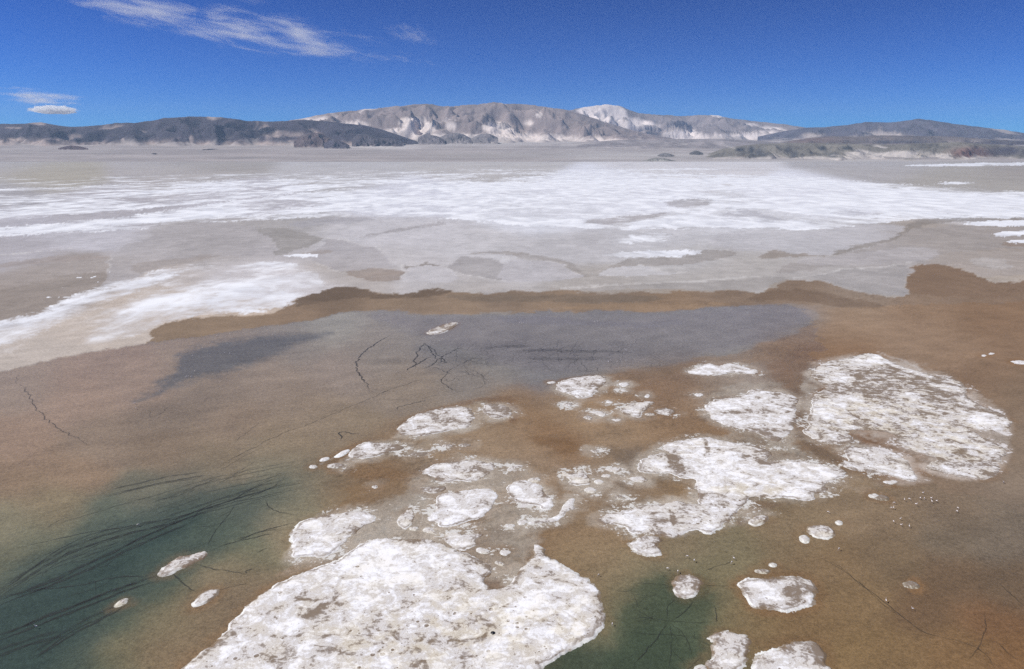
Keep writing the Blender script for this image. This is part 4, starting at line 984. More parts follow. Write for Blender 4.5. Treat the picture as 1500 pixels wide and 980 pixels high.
# ------------------------------------------------------------------ mountains
def ridge_mesh(name, crest, d_toe, d_crest, base_py, dark, pale, blobs, label, seed, spur=1.0, rows=56, step=1.2, pale_lo=0.0, tint=None, gul=1250., jag=1.0):
    crest = np.array(crest, float)
    xs = np.arange(crest[0, 0], crest[-1, 0] + .1, step)
    cy = np.interp(xs, crest[:, 0], crest[:, 1])
    k = np.exp(-np.linspace(-2, 2, 9) ** 2); k /= k.sum()
    cy = np.convolve(np.pad(cy, 4, mode='edge'), k, 'valid')
    rx, ry, rz = ray(xs, cy)
    rxb, ryb, rzb = ray(xs, np.full_like(xs, 0) + np.interp(xs, *np.array(base_py, float).T))
    t = np.concatenate([np.linspace(0, 1, rows), [1.06, 1.15, 1.3, 1.6]])
    az = rx / ry
    wob = fbm(xs / 70, xs * 0 + seed, 2, seed)
    dc = d_crest * (1 + .02 * wob)
    zc = CAM_H + dc * rz / ry
    dt = d_toe * (1 + (.07 if rows > 40 else .02) * fbm(xs / 45, xs * 0 + 3 + seed, 2, seed + 1, .5))
    zb = bajada(az * dt, dt) - 6
    T = t[:, None]
    D = dt + (dc - dt) * T
    Xm, Ym = az * D, D
    w1 = fbm(Xm / (gul * 2.4), Ym / (gul * 2.4), 3, seed + 2)
    w2 = fbm(Xm / (gul * 2.4), Ym / (gul * 2.4), 3, seed + 12)
    sk = .55 * (Ym - d_toe)                     # spurs run obliquely down to the plain
    r = ridged((Xm + sk) / gul + 1.1 * w1, Ym / (gul * 1.15) + 1.1 * w2, 4, seed + 3, .42)
    rr = ridged((Xm - .4 * sk) / (gul * .38) + w1, Ym / (gul * .5) + w2, 3, seed + 5, .4)
    tf = np.clip(T, 0, 1)
    hprof = tf ** 1.15
    env = 4 * tf * (1 - tf)
    s = hprof + spur * (0.75 * (r - .62) + .20 * (rr - .6)) * env
    Zm = zb + (zc - zb) * np.clip(s, -.03, 1.02)
    Zm = Zm + np.where(T >= 1, 0, 0)
    Zm = Zm + jag * (zc - zb) * .035 * fbm(Xm / (gul * .2), Ym / (gul * .2), 4, seed + 7) * np.clip(T * 1.2, 0, 1)
    Zm = np.where(T > 1, Zm - (zc - zb) * (T - 1) * 1.2, Zm)
    V = np.stack([Xm.ravel(), Ym.ravel(), Zm.ravel()], 1)
    ppx, ppy = g2px(V[:, 0], V[:, 1], V[:, 2])
    # rock against wind-blown sand: sand gathers in hollows and low on the slope
    hollow = (0.62 - r).ravel() * 1.6
    n = fbm(V[:, 0] / (gul * 1.1), V[:, 1] / (gul * 1.1), 4, seed + 9, .45)
    low = (1 - tf + 0 * Xm).ravel()
    sand = pale_lo + hollow * .85 + low ** 2 * .9 - .42 + .28 * n
    for cx, cyy, bx, by, d in blobs:
        g = np.exp(-(((ppx - cx) / bx) ** 2 + ((ppy - cyy) / by) ** 2) ** 1.5)
        sand = sand + d * g
    f = sstep(-.02, .42, sand)[:, None]
    n2 = fbm(V[:, 0] / (gul * .35), V[:, 1] / (gul * .35), 3, seed + 14)[:, None]
    cd = np.array(alb(*dark)) * (1.05 + .5 * n[:, None] + .30 * n2)
    if tint is not None:
        for cx, cyy, bx, by, rgb, op in tint:
            g = np.exp(-(((ppx - cx) / bx) ** 2 + ((ppy - cyy) / by) ** 2) ** 1.5)[:, None] * op
            g = np.clip(g * (1 + .8 * n[:, None]), 0, 1)
            cd = cd + (np.array(alb(*rgb)) - cd) * g
    cp_ = np.array(alb(*pale)) * (1 + .12 * n2)
    colr = cd + (cp_ - cd) * f
    foot = sstep(.20, .03, (tf + 0 * Xm).ravel() + .22 * n)[:, None] * (.9 if rows > 30 and gul > 700 else .4)
    colr = colr + (np.array(alb(176, 166, 160)) * (1 + .1 * n2) - colr) * foot
    colr = np.clip(colr, .006, .85)
    me = make_mesh(name, V, grid_faces(len(t), len(xs))[:, ::-1], M_ROCK, True, {"sediment": colr})
    return add(name, me, label, "mountain range", kind="structure")

ridge_mesh("mountain_range", [(-420,205),(-300,196),(-180,198),(-80,190),(0,182),(30,181),(60,179),(75,182),(92,185),(110,186),(150,183),(170,180),(200,180),(225,176),(240,173),(280,171),(320,171.5),(345,174),(360,177),(400,178),(420,177),(445,175),(480,178),(510,181),(535,184),(560,190),(590,200),(625,212)],
    13300, 15600, [(-420,214),(100,212),(300,213),(500,212),(640,216)], (72,67,75), (176,160,152),
    [(20,187,22,2.5,.8),(110,200,20,5,.35),(30,206,60,5,.3),(180,206,3,7,.5),(280,204,4,6,.5),(395,196,18,7,.5),(410,190,12,4,.4),(430,195,30,6,.45),(250,180,60,6,-.6),(320,185,60,8,-.5),(460,180,50,3,-.8),(500,184,40,4,-.8)],
    "dark bluish volcanic range with pale gullies above the gravel plain", 11, 1.0, tint=[(455,200,18,9,(96,80,78),.7)])
ridge_mesh("mountain_range", [(330,196),(380,184),(440,174),(480,166),(520,162),(560,158),(600,154),(625,152),(650,156),(670,155),(700,153.5),(720,150),(750,152),(780,154),(800,157),(830,161),(860,170),(885,178),(910,186),(940,194),(970,200),(1010,207)],
    16200, 20200, [(330,209),(600,207),(800,205),(1010,209)], (138,125,120), (222,209,201),
    [(450,178,50,5,.3),(520,183,30,7,.75),(600,178,18,9,1.0),(625,185,16,8,.9),(590,193,30,6,.8),(660,182,12,8,.8),(720,185,20,7,.8),(735,190,15,6,.7),(790,168,7,5,.9),(775,180,12,5,.6),(560,200,60,5,.5),(680,172,20,5,-.4),(640,160,60,5,-.8),(740,160,60,5,-.7),(800,185,50,8,-.25),(840,192,40,5,-.5),(560,186,16,2.5,-1.2),(700,200,90,3,.5),(830,176,20,4,-.4),(870,186,16,5,-.3)],
    "broad grey massif with pale sand slopes and a flat top", 23, 1.0, gul=1500.)
ridge_mesh("mountain_range", [(780,175),(820,165),(840,160),(870,155),(890,152.5),(905,154.5),(920,160),(935,165.5),(960,168),(1000,170),(1040,168),(1055,170),(1080,175),(1110,178),(1150,182),(1180,187),(1220,191),(1260,196),(1300,202)],
    20500, 25500, [(780,207),(1000,208),(1150,210),(1300,212)], (132,122,120), (224,212,206),
    [(880,160,40,9,1.6),(900,180,40,8,.8),(870,172,25,8,.8),(950,182,40,7,.5),(1010,178,50,6,-.5),(1045,185,40,6,-.5),(1000,195,30,5,.5),(1090,182,20,5,.6),(1120,195,30,6,.5),(1150,190,25,6,.3),(1052,170,10,2.5,1.5),(975,172,14,3,.3),(905,190,30,6,.5),(1080,200,60,4,.5)],
    "distant pale peak dusted with sand and its long ridge", 37, 1.0, gul=1700.)
ridge_mesh("mountain_range", [(1110,200),(1150,192),(1180,187),(1210,186),(1240,183),(1270,179),(1290,179),(1310,179.5),(1330,176),(1345,174),(1370,177),(1400,182),(1440,186.5),(1470,190),(1500,195),(1580,203),(1700,208),(1900,214)],
    17500, 21500, [(1110,211),(1500,214),(1900,218)], (88,84,92), (180,168,160),
    [(1190,196,25,6,.6),(1260,200,40,4,.2),(1290,186,6,5,.5),(1300,195,30,4,.3),(1370,186,30,5,-.6),(1420,195,40,5,-.5),(1230,190,30,4,-.4)],
    "dark violet range with one rounded summit", 53, .9, gul=1600.)
ridge_mesh("mountain_range", [(1090,213),(1130,210),(1160,206),(1185,202),(1215,199.5),(1250,200),(1290,198),(1340,199),(1400,200),(1450,204),(1500,206),(1600,209),(1800,216)],
    13200, 15600, [(1090,217),(1500,218),(1800,220)], (106,96,91), (166,154,146),
    [(1200,203,40,4,.35),(1300,205,60,3,.1),(1400,207,40,3,.2),(1440,203,30,2.5,.4),(1320,210,60,2,-.6)],
    "brownish broken foothill ridge in front of the dark violet range", 61, 1.0, tint=[(1190,205,40,5,(120,100,92),.7),(1470,211,60,6,(72,66,72),.9),(1320,208,60,2.5,(78,74,80),.8)], gul=900., rows=44)
ridge_mesh("mountain_range", [(780,214),(820,211),(860,208),(900,205.5),(960,204.5),(1000,203.5),(1060,203.5),(1110,206),(1160,210),(1200,213)],
    11800, 14000, [(780,220),(1000,221),(1200,221)], (140,133,132), (182,175,170),
    [(850,214,40,4,.2),(1000,214,90,4,-.2)], "low smooth grey hill before the pale peak", 71, .6, gul=900., rows=40, jag=.6)
ridge_mesh("rocky_hill", [(1015,234),(1035,226),(1058,218),(1085,213.5),(1110,211),(1150,209.5),(1200,209.5),(1250,211),(1300,212),(1350,210),(1400,208),(1430,210),(1460,212),(1500,214),(1580,220),(1680,230)],
    9500, 10600, [(1022,237),(1200,237),(1350,235),(1500,233),(1680,234)], (120,115,106), (190,182,175),
    [(1130,226,10,6,.3),(1190,232,25,3,.5),(1250,222,25,4,.5),(1280,228,40,4,.7),(1320,224,22,5,.7),(1350,222,18,5,.4),(1080,233,60,2.5,.6),(1230,234,60,2,.6),(1380,230,14,5,.6),(1100,222,12,6,-.4),(1160,224,12,9,-.6),(1200,220,30,4,-.4)],
    "rocky grey green foothill with black outcrops and sandy slopes", 83, 1.15, tint=[(1112,224,7,7,(58,60,66),.8),(1121,229,5,5,(58,60,66),.8),(1155,219,6,5,(58,60,66),.8),(1164,228,7,8,(58,60,66),.8),(1085,219,7,3,(48,50,56),.9),(1101,219,5,6,(46,50,56),.9),(1205,217,6,4,(50,54,60),.9),(1220,228,8,5,(70,72,74),.8),(1240,217,8,3,(58,62,64),.8),(1425,224,34,9,(118,86,78),.9),(1470,222,34,8,(70,66,74),.95)], gul=650., rows=60, jag=.35)
def knob(cx, base, w, h, dist, dark, pale, seed, label, low=0.0):
    c = [(cx - w, base - .3), (cx - w * .6, base - h * .6), (cx - w * .2, base - h), (cx + w * .2, base - h * .9), (cx + w * .65, base - h * .5), (cx + w, base - .3)]
    return ridge_mesh("rock_outcrop", c, dist, dist * 1.035, [(cx - w, base), (cx + w, base)], dark, pale, [], label, seed, 1.2, 18, .8, pale_lo=low, gul=120.)
knob(966, 239, 34, 8, 8900, (132,130,125), (190,186,181), 91, "low grey rock outcrop at the edge of the salt flat", .15)
knob(808, 229.5, 9, 3.2, 10200, (104,100,102), (170,165,162), 92, "small dark rock knob alone on the pale plain", -.4)
knob(975, 228, 13, 4, 10000, (112,110,110), (180,175,170), 93, "dark rock knob between the low outcrop and the rocky foothill", .0)
knob(1020, 224.5, 10, 4, 10300, (96,94,94), (160,156,152), 94, "small rocky knob at the foot of the rocky foothill", -.2)
knob(312, 219.6, 20, 1.8, 11600, (48,46,52), (120,114,110), 95, "flat black lava mound below the dark range", -.8)
knob(227, 226, 9, 1.8, 10400, (60,56,58), (120,114,110), 96, "tiny dark mound on the gravel plain", -.8)
knob(107, 217.5, 22, 4.5, 11800, (92,78,80), (140,128,122), 97, "low reddish mound below the dark range", -.5)
ridge_mesh("rocky_hill", [(430,207),(440,201),(455,194),(470,195),(480,201),(495,206),(506,212)], 12600, 13300, [(430,214),(506,214)], (98,86,86), (166,154,147), [(452,206,6,6,.3)], "small reddish brown cone before the dark range", 98, 1.1, 24, .9, gul=220., pale_lo=-.2)
ridge_mesh("rocky_hill", [(474,210),(484,205),(492,204),(505,209),(512,213)], 12200, 12700, [(474,214),(512,215)], (78,74,82), (160,150,144), [], "small dark wedge of rock beside the reddish cone", 99, 1.1, 20, .9, gul=200., pale_lo=-.5)
ridge_mesh("rocky_hill", [(515,204),(524,196),(540,197),(555,202),(575,203),(592,208)], 13000, 13700, [(515,211),(592,212)], (84,79,84), (172,160,153), [(530,206,6,3,.3)], "dark twin hill at the foot of the pale massif", 100, 1.1, 24, .9, gul=220., pale_lo=-.4)
ridge_mesh("rocky_hill", [(612,202),(622,196),(640,199),(652,205)], 14000, 14700, [(612,206),(652,207)], (112,106,108), (196,187,181), [], "little grey hill at the foot of the sand slopes", 101, 1.1, 20, .9, gul=220., pale_lo=-.2)
ridge_mesh("rocky_hill", [(640,203),(655,196),(670,194),(682,198),(692,204)], 14600, 15400, [(640,205),(692,205)], (122,116,116), (196,187,181), [], "rounded grey hill among pale sand slopes, one of a pair", 102, .8, 20, .9, gul=260., pale_lo=-.2)
ridge_mesh("rocky_hill", [(690,203),(704,196),(718,196),(730,202)], 14600, 15400, [(690,205),(730,205)], (122,116,116), (196,187,181), [], "rounded grey hill among pale sand slopes, one of a pair", 103, .8, 20, .9, gul=260., pale_lo=-.2)

# ------------------------------------------------------------------ dark algae strands on the lagoon bed
def strand_mesh(lines, jit=1.0):
    Vs, Fs, At, n0 = [], [], [], 0
    for li, (pts, wid, op) in enumerate(lines):
        p = smooth_line(pts, 2)
        X_, Y_ = px2g(p[:, 0], p[:, 1])
        seg = np.hypot(np.diff(X_), np.diff(Y_)); L = np.concatenate([[0], np.cumsum(seg)])
        n = max(8, int(L[-1] / .7))
        s = np.linspace(0, L[-1], n)
        a, b = np.interp(s, L, X_), np.interp(s, L, Y_)
        a = a + 1.1 * jit * fbm(s / 9, s * 0 + li * 3.1, 5, 600, .62); b = b + 1.5 * jit * fbm(s / 9, s * 0 + li * 5.7, 5, 601, .62)
        tx, ty = np.gradient(a), np.gradient(b)
        ln = np.hypot(tx, ty) + 1e-9
        nx_, ny_ = -ty / ln, tx / ln
        u = s / L[-1]
        half = .42 * wid * (0.35 + .65 * np.clip(np.minimum(u, 1 - u) * 6, 0, 1)) * (1 + .8 * fbm(s / 3, s * 0 + li, 3, 602))
        half = np.clip(half, .04, None)
        fade = op * np.clip(np.minimum(u, 1 - u) * 5 + .1, 0, 1)
        for j, (o, z, f) in enumerate(((-1.6, -.17, 0), (-.5, -.125, 1), (.5, -.125, 1), (1.6, -.17, 0))):
            Vs.append(np.stack([a + nx_ * half * o, b + ny_ * half * o, np.full(n, z + .0)], 1)); At.append(fade * f)
        i = np.arange(n - 1)
        for j in range(3):
            q = n0 + j * n
            Fs.append(np.stack([q + i, q + i + 1, q + n + i + 1, q + n + i], 1))
        n0 += 4 * n
    return make_mesh("algae_strands", np.concatenate(Vs), np.concatenate(Fs), M_ALGAE, True, {"fade": np.concatenate(At)})

rnd = random.Random(5)
G1 = [([(579,487),(555,499),(531,516),(521,531),(523,543),(532,555),(540,568),(541,576)], .9, .8),
      ([(622,501),(613,513),(607,525),(609,534),(607,541)], .8, .9), ([(622,501),(633,516),(642,528)], .7, .9), ([(633,522),(621,526),(609,534),(594,542)], .9, .9),
      ([(612,541),(630,535),(642,525),(660,516),(678,507)], .7, .8), ([(594,543),(603,536),(613,534)], .7, .9), ([(625,505),(640,515),(650,527),(637,534)], .6, .8), ([(642,528),(655,532),(648,524),(640,524)], .8, .9),
      ([(633,536),(650,541),(662,548)], .5, .7), ([(660,545),(648,552),(648,562),(660,568),(672,574)], .5, .8), ([(668,543),(690,548),(705,552)], .4, .5), ([(700,545),(712,556),(706,566),(690,570)], .35, .45), ([(648,552),(660,560),(668,552),(676,560)], .35, .5), ([(676,532),(684,527),(705,523)], .5, .7), ([(685,538),(700,545),(715,560)], .4, .6),
      ([(450,621),(495,603),(537,584),(582,567),(633,549)], .4, .45), ([(558,576),(570,571)], .5, .7), ([(582,601),(580,597),(594,592),(621,588),(623,584)], .5, .8),
      ([(502,645),(495,634),(501,632),(525,635)], .6, .95), ([(23,557),(37,568),(47,588),(60,607),(77,622),(97,635),(120,645),(137,658)], .55, .6), ([(310,687),(360,660),(417,633),(467,615),(500,600)], .4, .55), ([(333,650),(360,637),(377,618)], .4, .4), ([(540,585),(600,586),(660,576),(720,570)], .3, .4),
      ([(20,560),(30,548)], .4, .4), ([(218,600),(222,612),(240,605),(250,592)], .4, .4)]
for p_ in ([(740,515),(800,512),(860,514),(930,516)], [(770,524),(840,526),(900,524)], [(700,512),(740,506),(780,508)]):
    G1.append((p_, 6.0, .22))
for i in range(90):
    cx, cy = rnd.uniform(620, 930), rnd.gauss(519, 9)
    if cx < 700: cy += 14 * rnd.random()
    a = rnd.gauss(0, .8); pts = [(cx, cy)]
    for j in range(rnd.randint(3, 6)):
        a += rnd.gauss(0, .5); cx += 15 * math.cos(a); cy += 6 * math.sin(a) + rnd.gauss(0, 2)
        cy = min(max(cy, 496), 550 - max(0, (cx - 760)) * .06)
        pts.append((cx, cy))
    G1.append((pts, rnd.uniform(.2, .5), rnd.uniform(.2, .5)))
add("algae_strands", strand_mesh(G1, 2.4), "tangle of fine dark algae strands on the grey lagoon bed", "algae", kind="stuff")
G2 = [([(0,807),(40,798),(101,785),(145,776),(202,768),(269,754),(337,736),(404,722),(458,711)], .5, .7), ([(-20,886),(67,855),(118,832),(168,807),(219,781),(286,754),(340,735)], .9, .75),
      ([(-20,880),(34,842),(77,808),(135,780),(202,768)], .6, .6), ([(34,781),(135,751),(236,722),(303,701),(370,687),(461,669)], .35, .6), ([(236,727),(303,706),(386,688),(438,679)], .35, .65), ([(286,724),(337,714),(404,697),(424,692)], .4, .7),
      ([(337,734),(370,714),(411,697)], .45, .8), ([(357,731),(404,711),(407,704)], .45, .8), ([(-20,936),(67,903),(135,876),(189,855),(232,842)], 1.1, .75), ([(-20,880),(51,862),(101,859),(168,844),(232,842)], .6, .7), ([(303,808),(337,796),(370,781),(404,770),(438,764)], .5, .75), ([(337,796),(370,786),(404,781)], .5, .75), ([(340,790),(380,778),(410,776)], .4, .7),
      ([(301,802),(323,764),(350,734)], .35, .7), ([(389,731),(397,748),(434,754)], .4, .75), ([(290,825),(323,835),(364,840)], .4, .7), ([(364,840),(358,836),(372,832)], .35, .7), ([(251,839),(269,855),(286,867)], .45, .75), ([(320,863),(364,855)], .3, .6), ([(375,810),(394,801)], .35, .7),
      ([(0,875),(80,825),(160,790),(230,770),(300,750),(380,730),(440,715)], .5, .55), ([(40,845),(110,820),(180,795)], .4, .5), ([(120,860),(140,848),(138,870)], .3, .5), ([(330,705),(380,697),(430,690)], .3, .6), ([(60,845),(95,810),(120,800)], .4, .5), ([(350,722),(420,712),(452,705)], .35, .6)]
for p_ in ([(-20,885),(60,855),(130,825),(200,790),(290,752)], [(-20,936),(67,903),(135,876),(189,855),(232,842)], [(-20,875),(50,830),(110,795),(200,770),(280,752)], [(220,765),(290,740),(370,715),(420,700)], [(40,960),(110,915),(180,880)], [(150,720),(230,700),(300,690)], [(-20,960),(40,935),(90,925)]):
    G2.append((p_, 1.3, .42)); G2.append(([(a_ + 8, b_ + 5) for a_, b_ in p_], .9, .6)); G2.append(([(a_ - 4, b_ + 9) for a_, b_ in p_], .6, .55))
for i in range(44):
    u = rnd.random(); cx = 20 + 330 * u; cy = 850 - 130 * u + rnd.gauss(0, 22); pts = [(cx, cy)]
    for j in range(4):
        cx += rnd.uniform(10, 28); cy += -rnd.uniform(3, 11) + rnd.gauss(0, 2); pts.append((cx, cy))
    G2.append((pts, rnd.uniform(.2, .5), rnd.uniform(.25, .55)))
add("algae_strands", strand_mesh(G2), "long dark algae strands streaming through the deep green water", "algae", kind="stuff")
G3 = [([(924,854),(958,852),(990,860)], .25, .5), ([(915,904),(980,909),(1054,911)], .25, .55), ([(919,926),(970,928),(1015,932)], .22, .5), ([(980,911),(960,935),(928,973)], .35, .65), ([(980,911),(1006,889),(1020,870)], .3, .6), ([(1045,885),(1050,900),(1049,915)], .35, .65), ([(980,911),(975,890),(990,875)], .25, .55), ([(980,911),(985,950),(975,985)], .25, .5), ([(930,890),(955,905),(980,911)], .22, .5), ([(980,911),(1005,930),(1015,960)], .22, .5), ([(1030,835),(1055,830),(1075,818)], .3, .5), ([(1030,855),(1050,858),(1065,857)], .25, .5), ([(925,868),(950,872),(965,868)], .2, .5)]
for i in range(14):
    cx, cy = rnd.uniform(920, 1030), rnd.uniform(850, 970); a = rnd.uniform(0, 6.3); pts = [(cx, cy)]
    for j in range(3):
        a += rnd.gauss(0, .4); cx += 12 * math.cos(a); cy += 8 * math.sin(a); pts.append((cx, cy))
    G3.append((pts, rnd.uniform(.12, .25), rnd.uniform(.3, .55)))
add("algae_strands", strand_mesh(G3), "web of fine dark algae strands in the green pool by the heart shaped island", "algae", kind="stuff")
G4 = [([(1192,811),(1227,828),(1266,859),(1301,885),(1331,911),(1366,934),(1405,932)], .3, .6), ([(1215,818),(1250,846),(1290,880),(1320,905)], .25, .45), ([(1444,893),(1444,928),(1418,967)], .3, .45), ([(1457,937),(1491,967)], .3, .45), ([(1460,850),(1500,890)], .3, .5), ([(1283,508),(1327,487),(1392,465),(1457,456),(1500,452)], .7, .5), ([(1283,508),(1262,521)], .6, .5), ([(1413,487),(1460,508),(1500,526)], .6, .45), ([(1357,543),(1413,526),(1500,520)], .5, .45), ([(1418,562),(1460,561),(1500,565)], .4, .6), ([(1422,575),(1460,577),(1500,580)], .4, .6), ([(1240,480),(1270,460),(1300,452)], .4, .3), ([(1190,470),(1230,452),(1260,448)], .5, .4), ([(1490,486),(1480,492),(1490,498),(1510,494)], .8, .55), ([(740,610),(790,600),(825,593)], .3, .45), ([(1370,930),(1420,940),(1450,960),(1460,985)], .25, .4), ([(640,745),(520,760)], .01, .01)]
G4 = G4[:-1]
for i in range(16):
    cx, cy = rnd.uniform(1380, 1500), rnd.uniform(545, 600); pts = [(cx, cy)]
    for j in range(3):
        cx += rnd.uniform(8, 20); cy += rnd.gauss(0, 2); pts.append((cx, cy))
    G4.append((pts, rnd.uniform(.2, .4), rnd.uniform(.25, .5)))
add("algae_strands", strand_mesh(G4), "thin dark algae strands and old tracks across the rusty brown mud", "algae", kind="stuff")

# ------------------------------------------------------------------ wading birds
def plain(name, rgb, rough=.7):
    k = NT(name)
    n = k.noise(9, 3)
    k.L(k.mix(n, tuple(c * .9 for c in rgb), rgb), k.b.inputs["Base Color"])
    k.b.inputs["Roughness"].default_value = rough
    return k.m
M_BIRD, M_DARKB = plain("bird_plumage", (.86, .80, .79)), plain("bird_bill_and_legs", (.10, .07, .07))

def tube(path, rad, seg=8):
    path, V, F = [Vector(p) for p in path], [], []
    for i, p in enumerate(path):
        t = (path[min(i + 1, len(path) - 1)] - path[max(i - 1, 0)]).normalized()
        s = t.cross(Vector((0, 1, 0)))
        s = s.normalized() if s.length > 1e-4 else Vector((1, 0, 0))
        q = t.cross(s)
        for k in range(seg):
            a = 2 * math.pi * k / seg
            V.append(p + (s * math.cos(a) + q * math.sin(a) * (1.0 if not isinstance(rad[i], tuple) else rad[i][1] / rad[i][0])) * (rad[i] if not isinstance(rad[i], tuple) else rad[i][0]))
    for i in range(len(path) - 1):
        for k in range(seg):
            a, b = i * seg + k, i * seg + (k + 1) % seg
            F.append((a, b, b + seg, a + seg))
    return [tuple(v) for v in V], F

def bird_mesh(down):
    body = [(-.42, 0, .66), (-.34, 0, .67), (-.2, 0, .70), (0, 0, .73), (.16, 0, .74), (.25, 0, .77)]
    br = [(.02, .03), (.08, .09), (.15, .14), (.18, .16), (.14, .13), (.08, .08)]
    if down:
        nk = [(.36, 0, .80), (.46, 0, .74), (.5, 0, .55), (.49, 0, .35), (.5, 0, .2), (.54, 0, .13), (.5, 0, .05)]
    else:
        nk = [(.34, 0, .86), (.36, 0, .98), (.31, 0, 1.1), (.31, 0, 1.22), (.37, 0, 1.3), (.44, 0, 1.29), (.49, 0, 1.2)]
    nr_ = [.05, .042, .036, .034, .042, .045, .012]
    V, F = tube(body + nk, br + nr_)
    mi = [0] * len(F)
    for y in (-.05, .05):
        v2, f2 = tube([(-.02, y, .62), (.0, y, .38), (-.02, y, .34), (.0, y, -.16)], [.03, .018, .022, .015], 5)
        F += [tuple(i + len(V) for i in f) for f in f2]
        V += v2
        mi += [1] * len(f2)
    me = make_mesh("wading_bird", V, F, M_BIRD, True)
    me.materials.append(M_DARKB)
    me.polygons.foreach_set("material_index", np.array(mi, np.int32))
    return me
BM = [bird_mesh(False), bird_mesh(True)]
FLOCKS = [
 ("small white wading bird in brown water off the forked salt island", "birds off the forked salt island",
  [(1470,707),(1352,722),(1325,732),(1332,731),(1348,730),(1354,730),(1364,730),(1365,735),(1372,734),(1342,739),(1310,737),(1306,744),(1309,744),(1403,744),(1402,749),(1319,760),(1309,764),(1320,769),(1332,771)]),
 ("small white wading bird in olive water near the heart shaped salt island", "birds near the heart shaped island",
  [(1007,815),(1017,821),(1075,818),(1072,824),(978,833),(993,837)]),
 ("lone white wading bird in brown water below the leaf shaped salt island", "", [(1229,804)]),
 ("lone white wading bird in brown water off the tip of the branching salt island", "", [(1213,750)]),
 ("small white wading bird standing on rusty water along a dark strand", "birds by the dark strand", [(1298,880),(1337,892)]),
 ("small white wading bird beside the rim of the largest salt island", "birds beside the largest island", [(877,842),(897,914)]),
 ("single white wading bird far out in the dark green water", "birds in the green water", [(202,769),(53,918)]),
 ("tiny white wading bird in the dark wedge of the brown lagoon", "birds in the dark wedge",
  [(262,524),(273,552),(280,552),(285,544),(197,591),(199,598),(234,572),(307,519),(297,510),(337,489),(337,518),(329,517),(282,521),(318,492),(276,551)]),
 ("tiny white wading bird in the blue grey pool", "birds in the blue grey pool",
  [(761,473),(764,474),(767,473),(871,472),(873,474),(875,471),(874,529),(891,530),(894,528),(876,533),(904,530),(914,518),(917,513)]),
]
bi = 0
for lab, grp, pts in FLOCKS:
    for (bx, by) in pts:
        X_, Y_ = px2g(bx, by, .4)
        me = BM[rnd.random() < .55]
        o = add("wading_bird", me, lab, "bird", grp or None, loc=(float(X_), float(Y_), 0))
        o.rotation_euler = (0, 0, rnd.uniform(0, 6.28))
        s = rnd.uniform(.8, 1.0)
        o.scale = (s, s, s)

# dark brine hole in the largest island
v, f = tube([(0, 0, .02), (0, 0, .24), (0, 0, .25), (0, 0, .12), (0, 0, .08)], [.75, .62, .48, .40, .02], 14)
hx, hy = px2g(722, 928)
add("brine_hole", make_mesh("brine_hole", v, f, plain("dark_brine", (.035, .03, .022), .4), True), loc=(float(hx) - islands[0].location.x, float(hy) - islands[0].location.y, 0), parent=islands[0])

# ------------------------------------------------------------------ clouds
def cloud_material(name, density, scale, stretch, lo, hi, detail=5, seed=0.0, rot=0.0, fall=(0.5, 1.0), rough=.62, edge=.5):
    k = NT(name)
    k.n.remove(k.b)
    pv = k.new("ShaderNodeVolumePrincipled")
    pv.inputs["Color"].default_value = (1, 1, 1, 1)
    pv.inputs["Anisotropy"].default_value = 0.0
    g = k.co.outputs["Object"]
    mp = k.new("ShaderNodeMapping")
    mp.inputs["Scale"].default_value = stretch
    mp.inputs["Rotation"].default_value = (0, rot, 0)
    mp.inputs["Location"].default_value = (seed, seed * .7, seed * .3)
    k.L(g, mp.inputs["Vector"])
    n = k.noise(scale, detail, rough, mp.outputs[0], 0.5)
    ln = k.new("ShaderNodeVectorMath", operation='LENGTH')
    k.L(g, ln.inputs[0])
    rad = k.ramp(ln.outputs["Value"], fall[0], fall[1], 1, 0)
    e = k.math('ADD', n, k.math('MULTIPLY', k.math('SUBTRACT', rad, 1.0), edge))
    d = k.ramp(e, lo, hi, 0, density, False)
    k.L(d, pv.inputs["Density"])
    k.L(pv.outputs[0], k.out.inputs["Volume"])
    return k.m

def cloud(px, py, dist, wpx, hpx, depth, mat, label, tilt=0.0, flat=0.0):
    """lens shaped body of vapour at a real distance; unit ball scaled, so the noise lives in object space"""
    x, y, z = ray(px, py)
    n = math.sqrt(x * x + y * y)
    loc = (x / n * dist, y / n * dist, CAM_H + dist * z / n)
    sl = math.sqrt(1 + (z / n) ** 2) * dist / math.sqrt(x * x + y * y + z * z) * 1.0
    fdist = dist / n * 1.0
    V, F = [], []
    nu, nv = 28, 14
    for j in range(nv + 1):
        th = math.pi * j / nv
        for i in range(nu):
            ph = 2 * math.pi * i / nu
            zz = math.cos(th)
            if zz < 0: zz *= (1 - flat)
            V.append((math.sin(th) * math.cos(ph), math.sin(th) * math.sin(ph), zz))
    for j in range(nv):
        for i in range(nu):
            a, b = j * nu + i, j * nu + (i + 1) % nu
            F.append((a, a + nu, b + nu, b))
    me = make_mesh("cloud", V, F, mat, True)
    o = add("cloud", me, label, "cloud", loc=loc)
    o.scale = (wpx / FPX * fdist * .5, depth * .5, hpx / FPX * fdist * .5)
    o.rotation_euler = (0, tilt, -math.atan2(x, y))
    return o
DO_CLOUDS = True
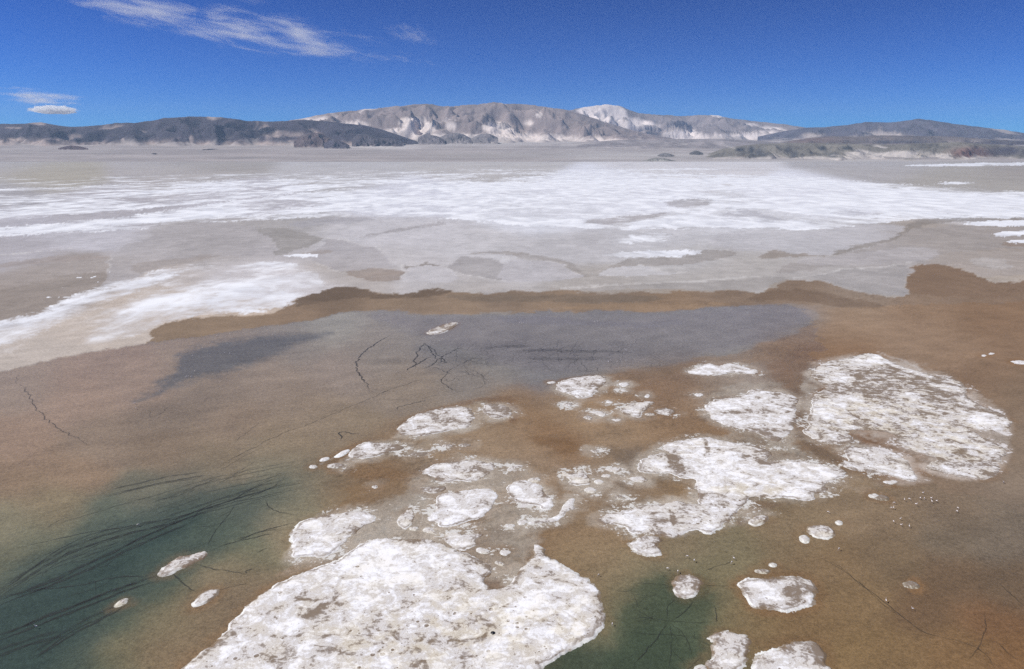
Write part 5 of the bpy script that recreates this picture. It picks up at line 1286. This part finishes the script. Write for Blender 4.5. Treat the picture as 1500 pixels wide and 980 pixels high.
if DO_CLOUDS:
    m1 = cloud_material("lens_cloud_vapour", .03, 2.2, (1.3, 1, 1), .34, .62, 6, 3.0, fall=(.35, 1.0), edge=.42)
    cloud(80, 161, 40000, 92, 19, 4000, m1, "small bright lens shaped cloud above the dark range", flat=.35)
    m2 = cloud_material("thin_cloud_vapour", .0024, 2.0, (1.4, 1, 1.2), .42, .72, 7, 7.0, fall=(.1, 1.0), rough=.66, edge=.32)
    cloud(58, 143, 42000, 230, 44, 4000, m2, "thin grey veil cloud hanging over the lens shaped cloud", tilt=math.radians(5))
    m3 = cloud_material("cirrus_vapour", .00068, 2.2, (2.6, .8, 1.9), .45, .74, 10, 1.0, rot=.14, fall=(.3, 1.0), rough=.72, edge=.26)
    cloud(356, 42, 50000, 800, 92, 9000, m3, "long feathery white cirrus streak high in the blue sky", tilt=math.radians(6.8))
    m4 = cloud_material("wisp_vapour", .00045, 2.4, (1.8, 1.0, 1.5), .44, .78, 8, 5.0, fall=(.1, 1.0), rough=.70, edge=.28)
    cloud(600, 50, 50000, 150, 56, 6000, m4, "small faint wisp at the end of the cirrus streak", tilt=math.radians(14))
    cloud(365, 0, 50000, 110, 14, 6000, m4, "narrow wisp above the cirrus streak", tilt=math.radians(4))

# ------------------------------------------------------------------ haze
DO_HAZE = True
if DO_HAZE:
    k = NT("thin_haze")
    k.n.remove(k.b)
    pv = k.new("ShaderNodeVolumePrincipled")
    pv.inputs["Color"].default_value = (.52, .73, 1.0, 1)
    pv.inputs["Density"].default_value = 1.55e-5
    pv.inputs["Anisotropy"].default_value = 0.0
    k.L(pv.outputs[0], k.out.inputs["Volume"])
    a, b, c0, c1, z0, z1 = -34000, 34000, -3000, 30000, -4, 1900
    V = [(x, y, z) for z in (z0, z1) for y in (c0, c1) for x in (a, b)]
    F = [(0, 2, 3, 1), (4, 5, 7, 6), (0, 1, 5, 4), (2, 6, 7, 3), (0, 4, 6, 2), (1, 3, 7, 5)]
    add("haze", make_mesh("haze", V, F, k.m, False), "thin pale haze over the whole basin", "haze", kind="stuff")
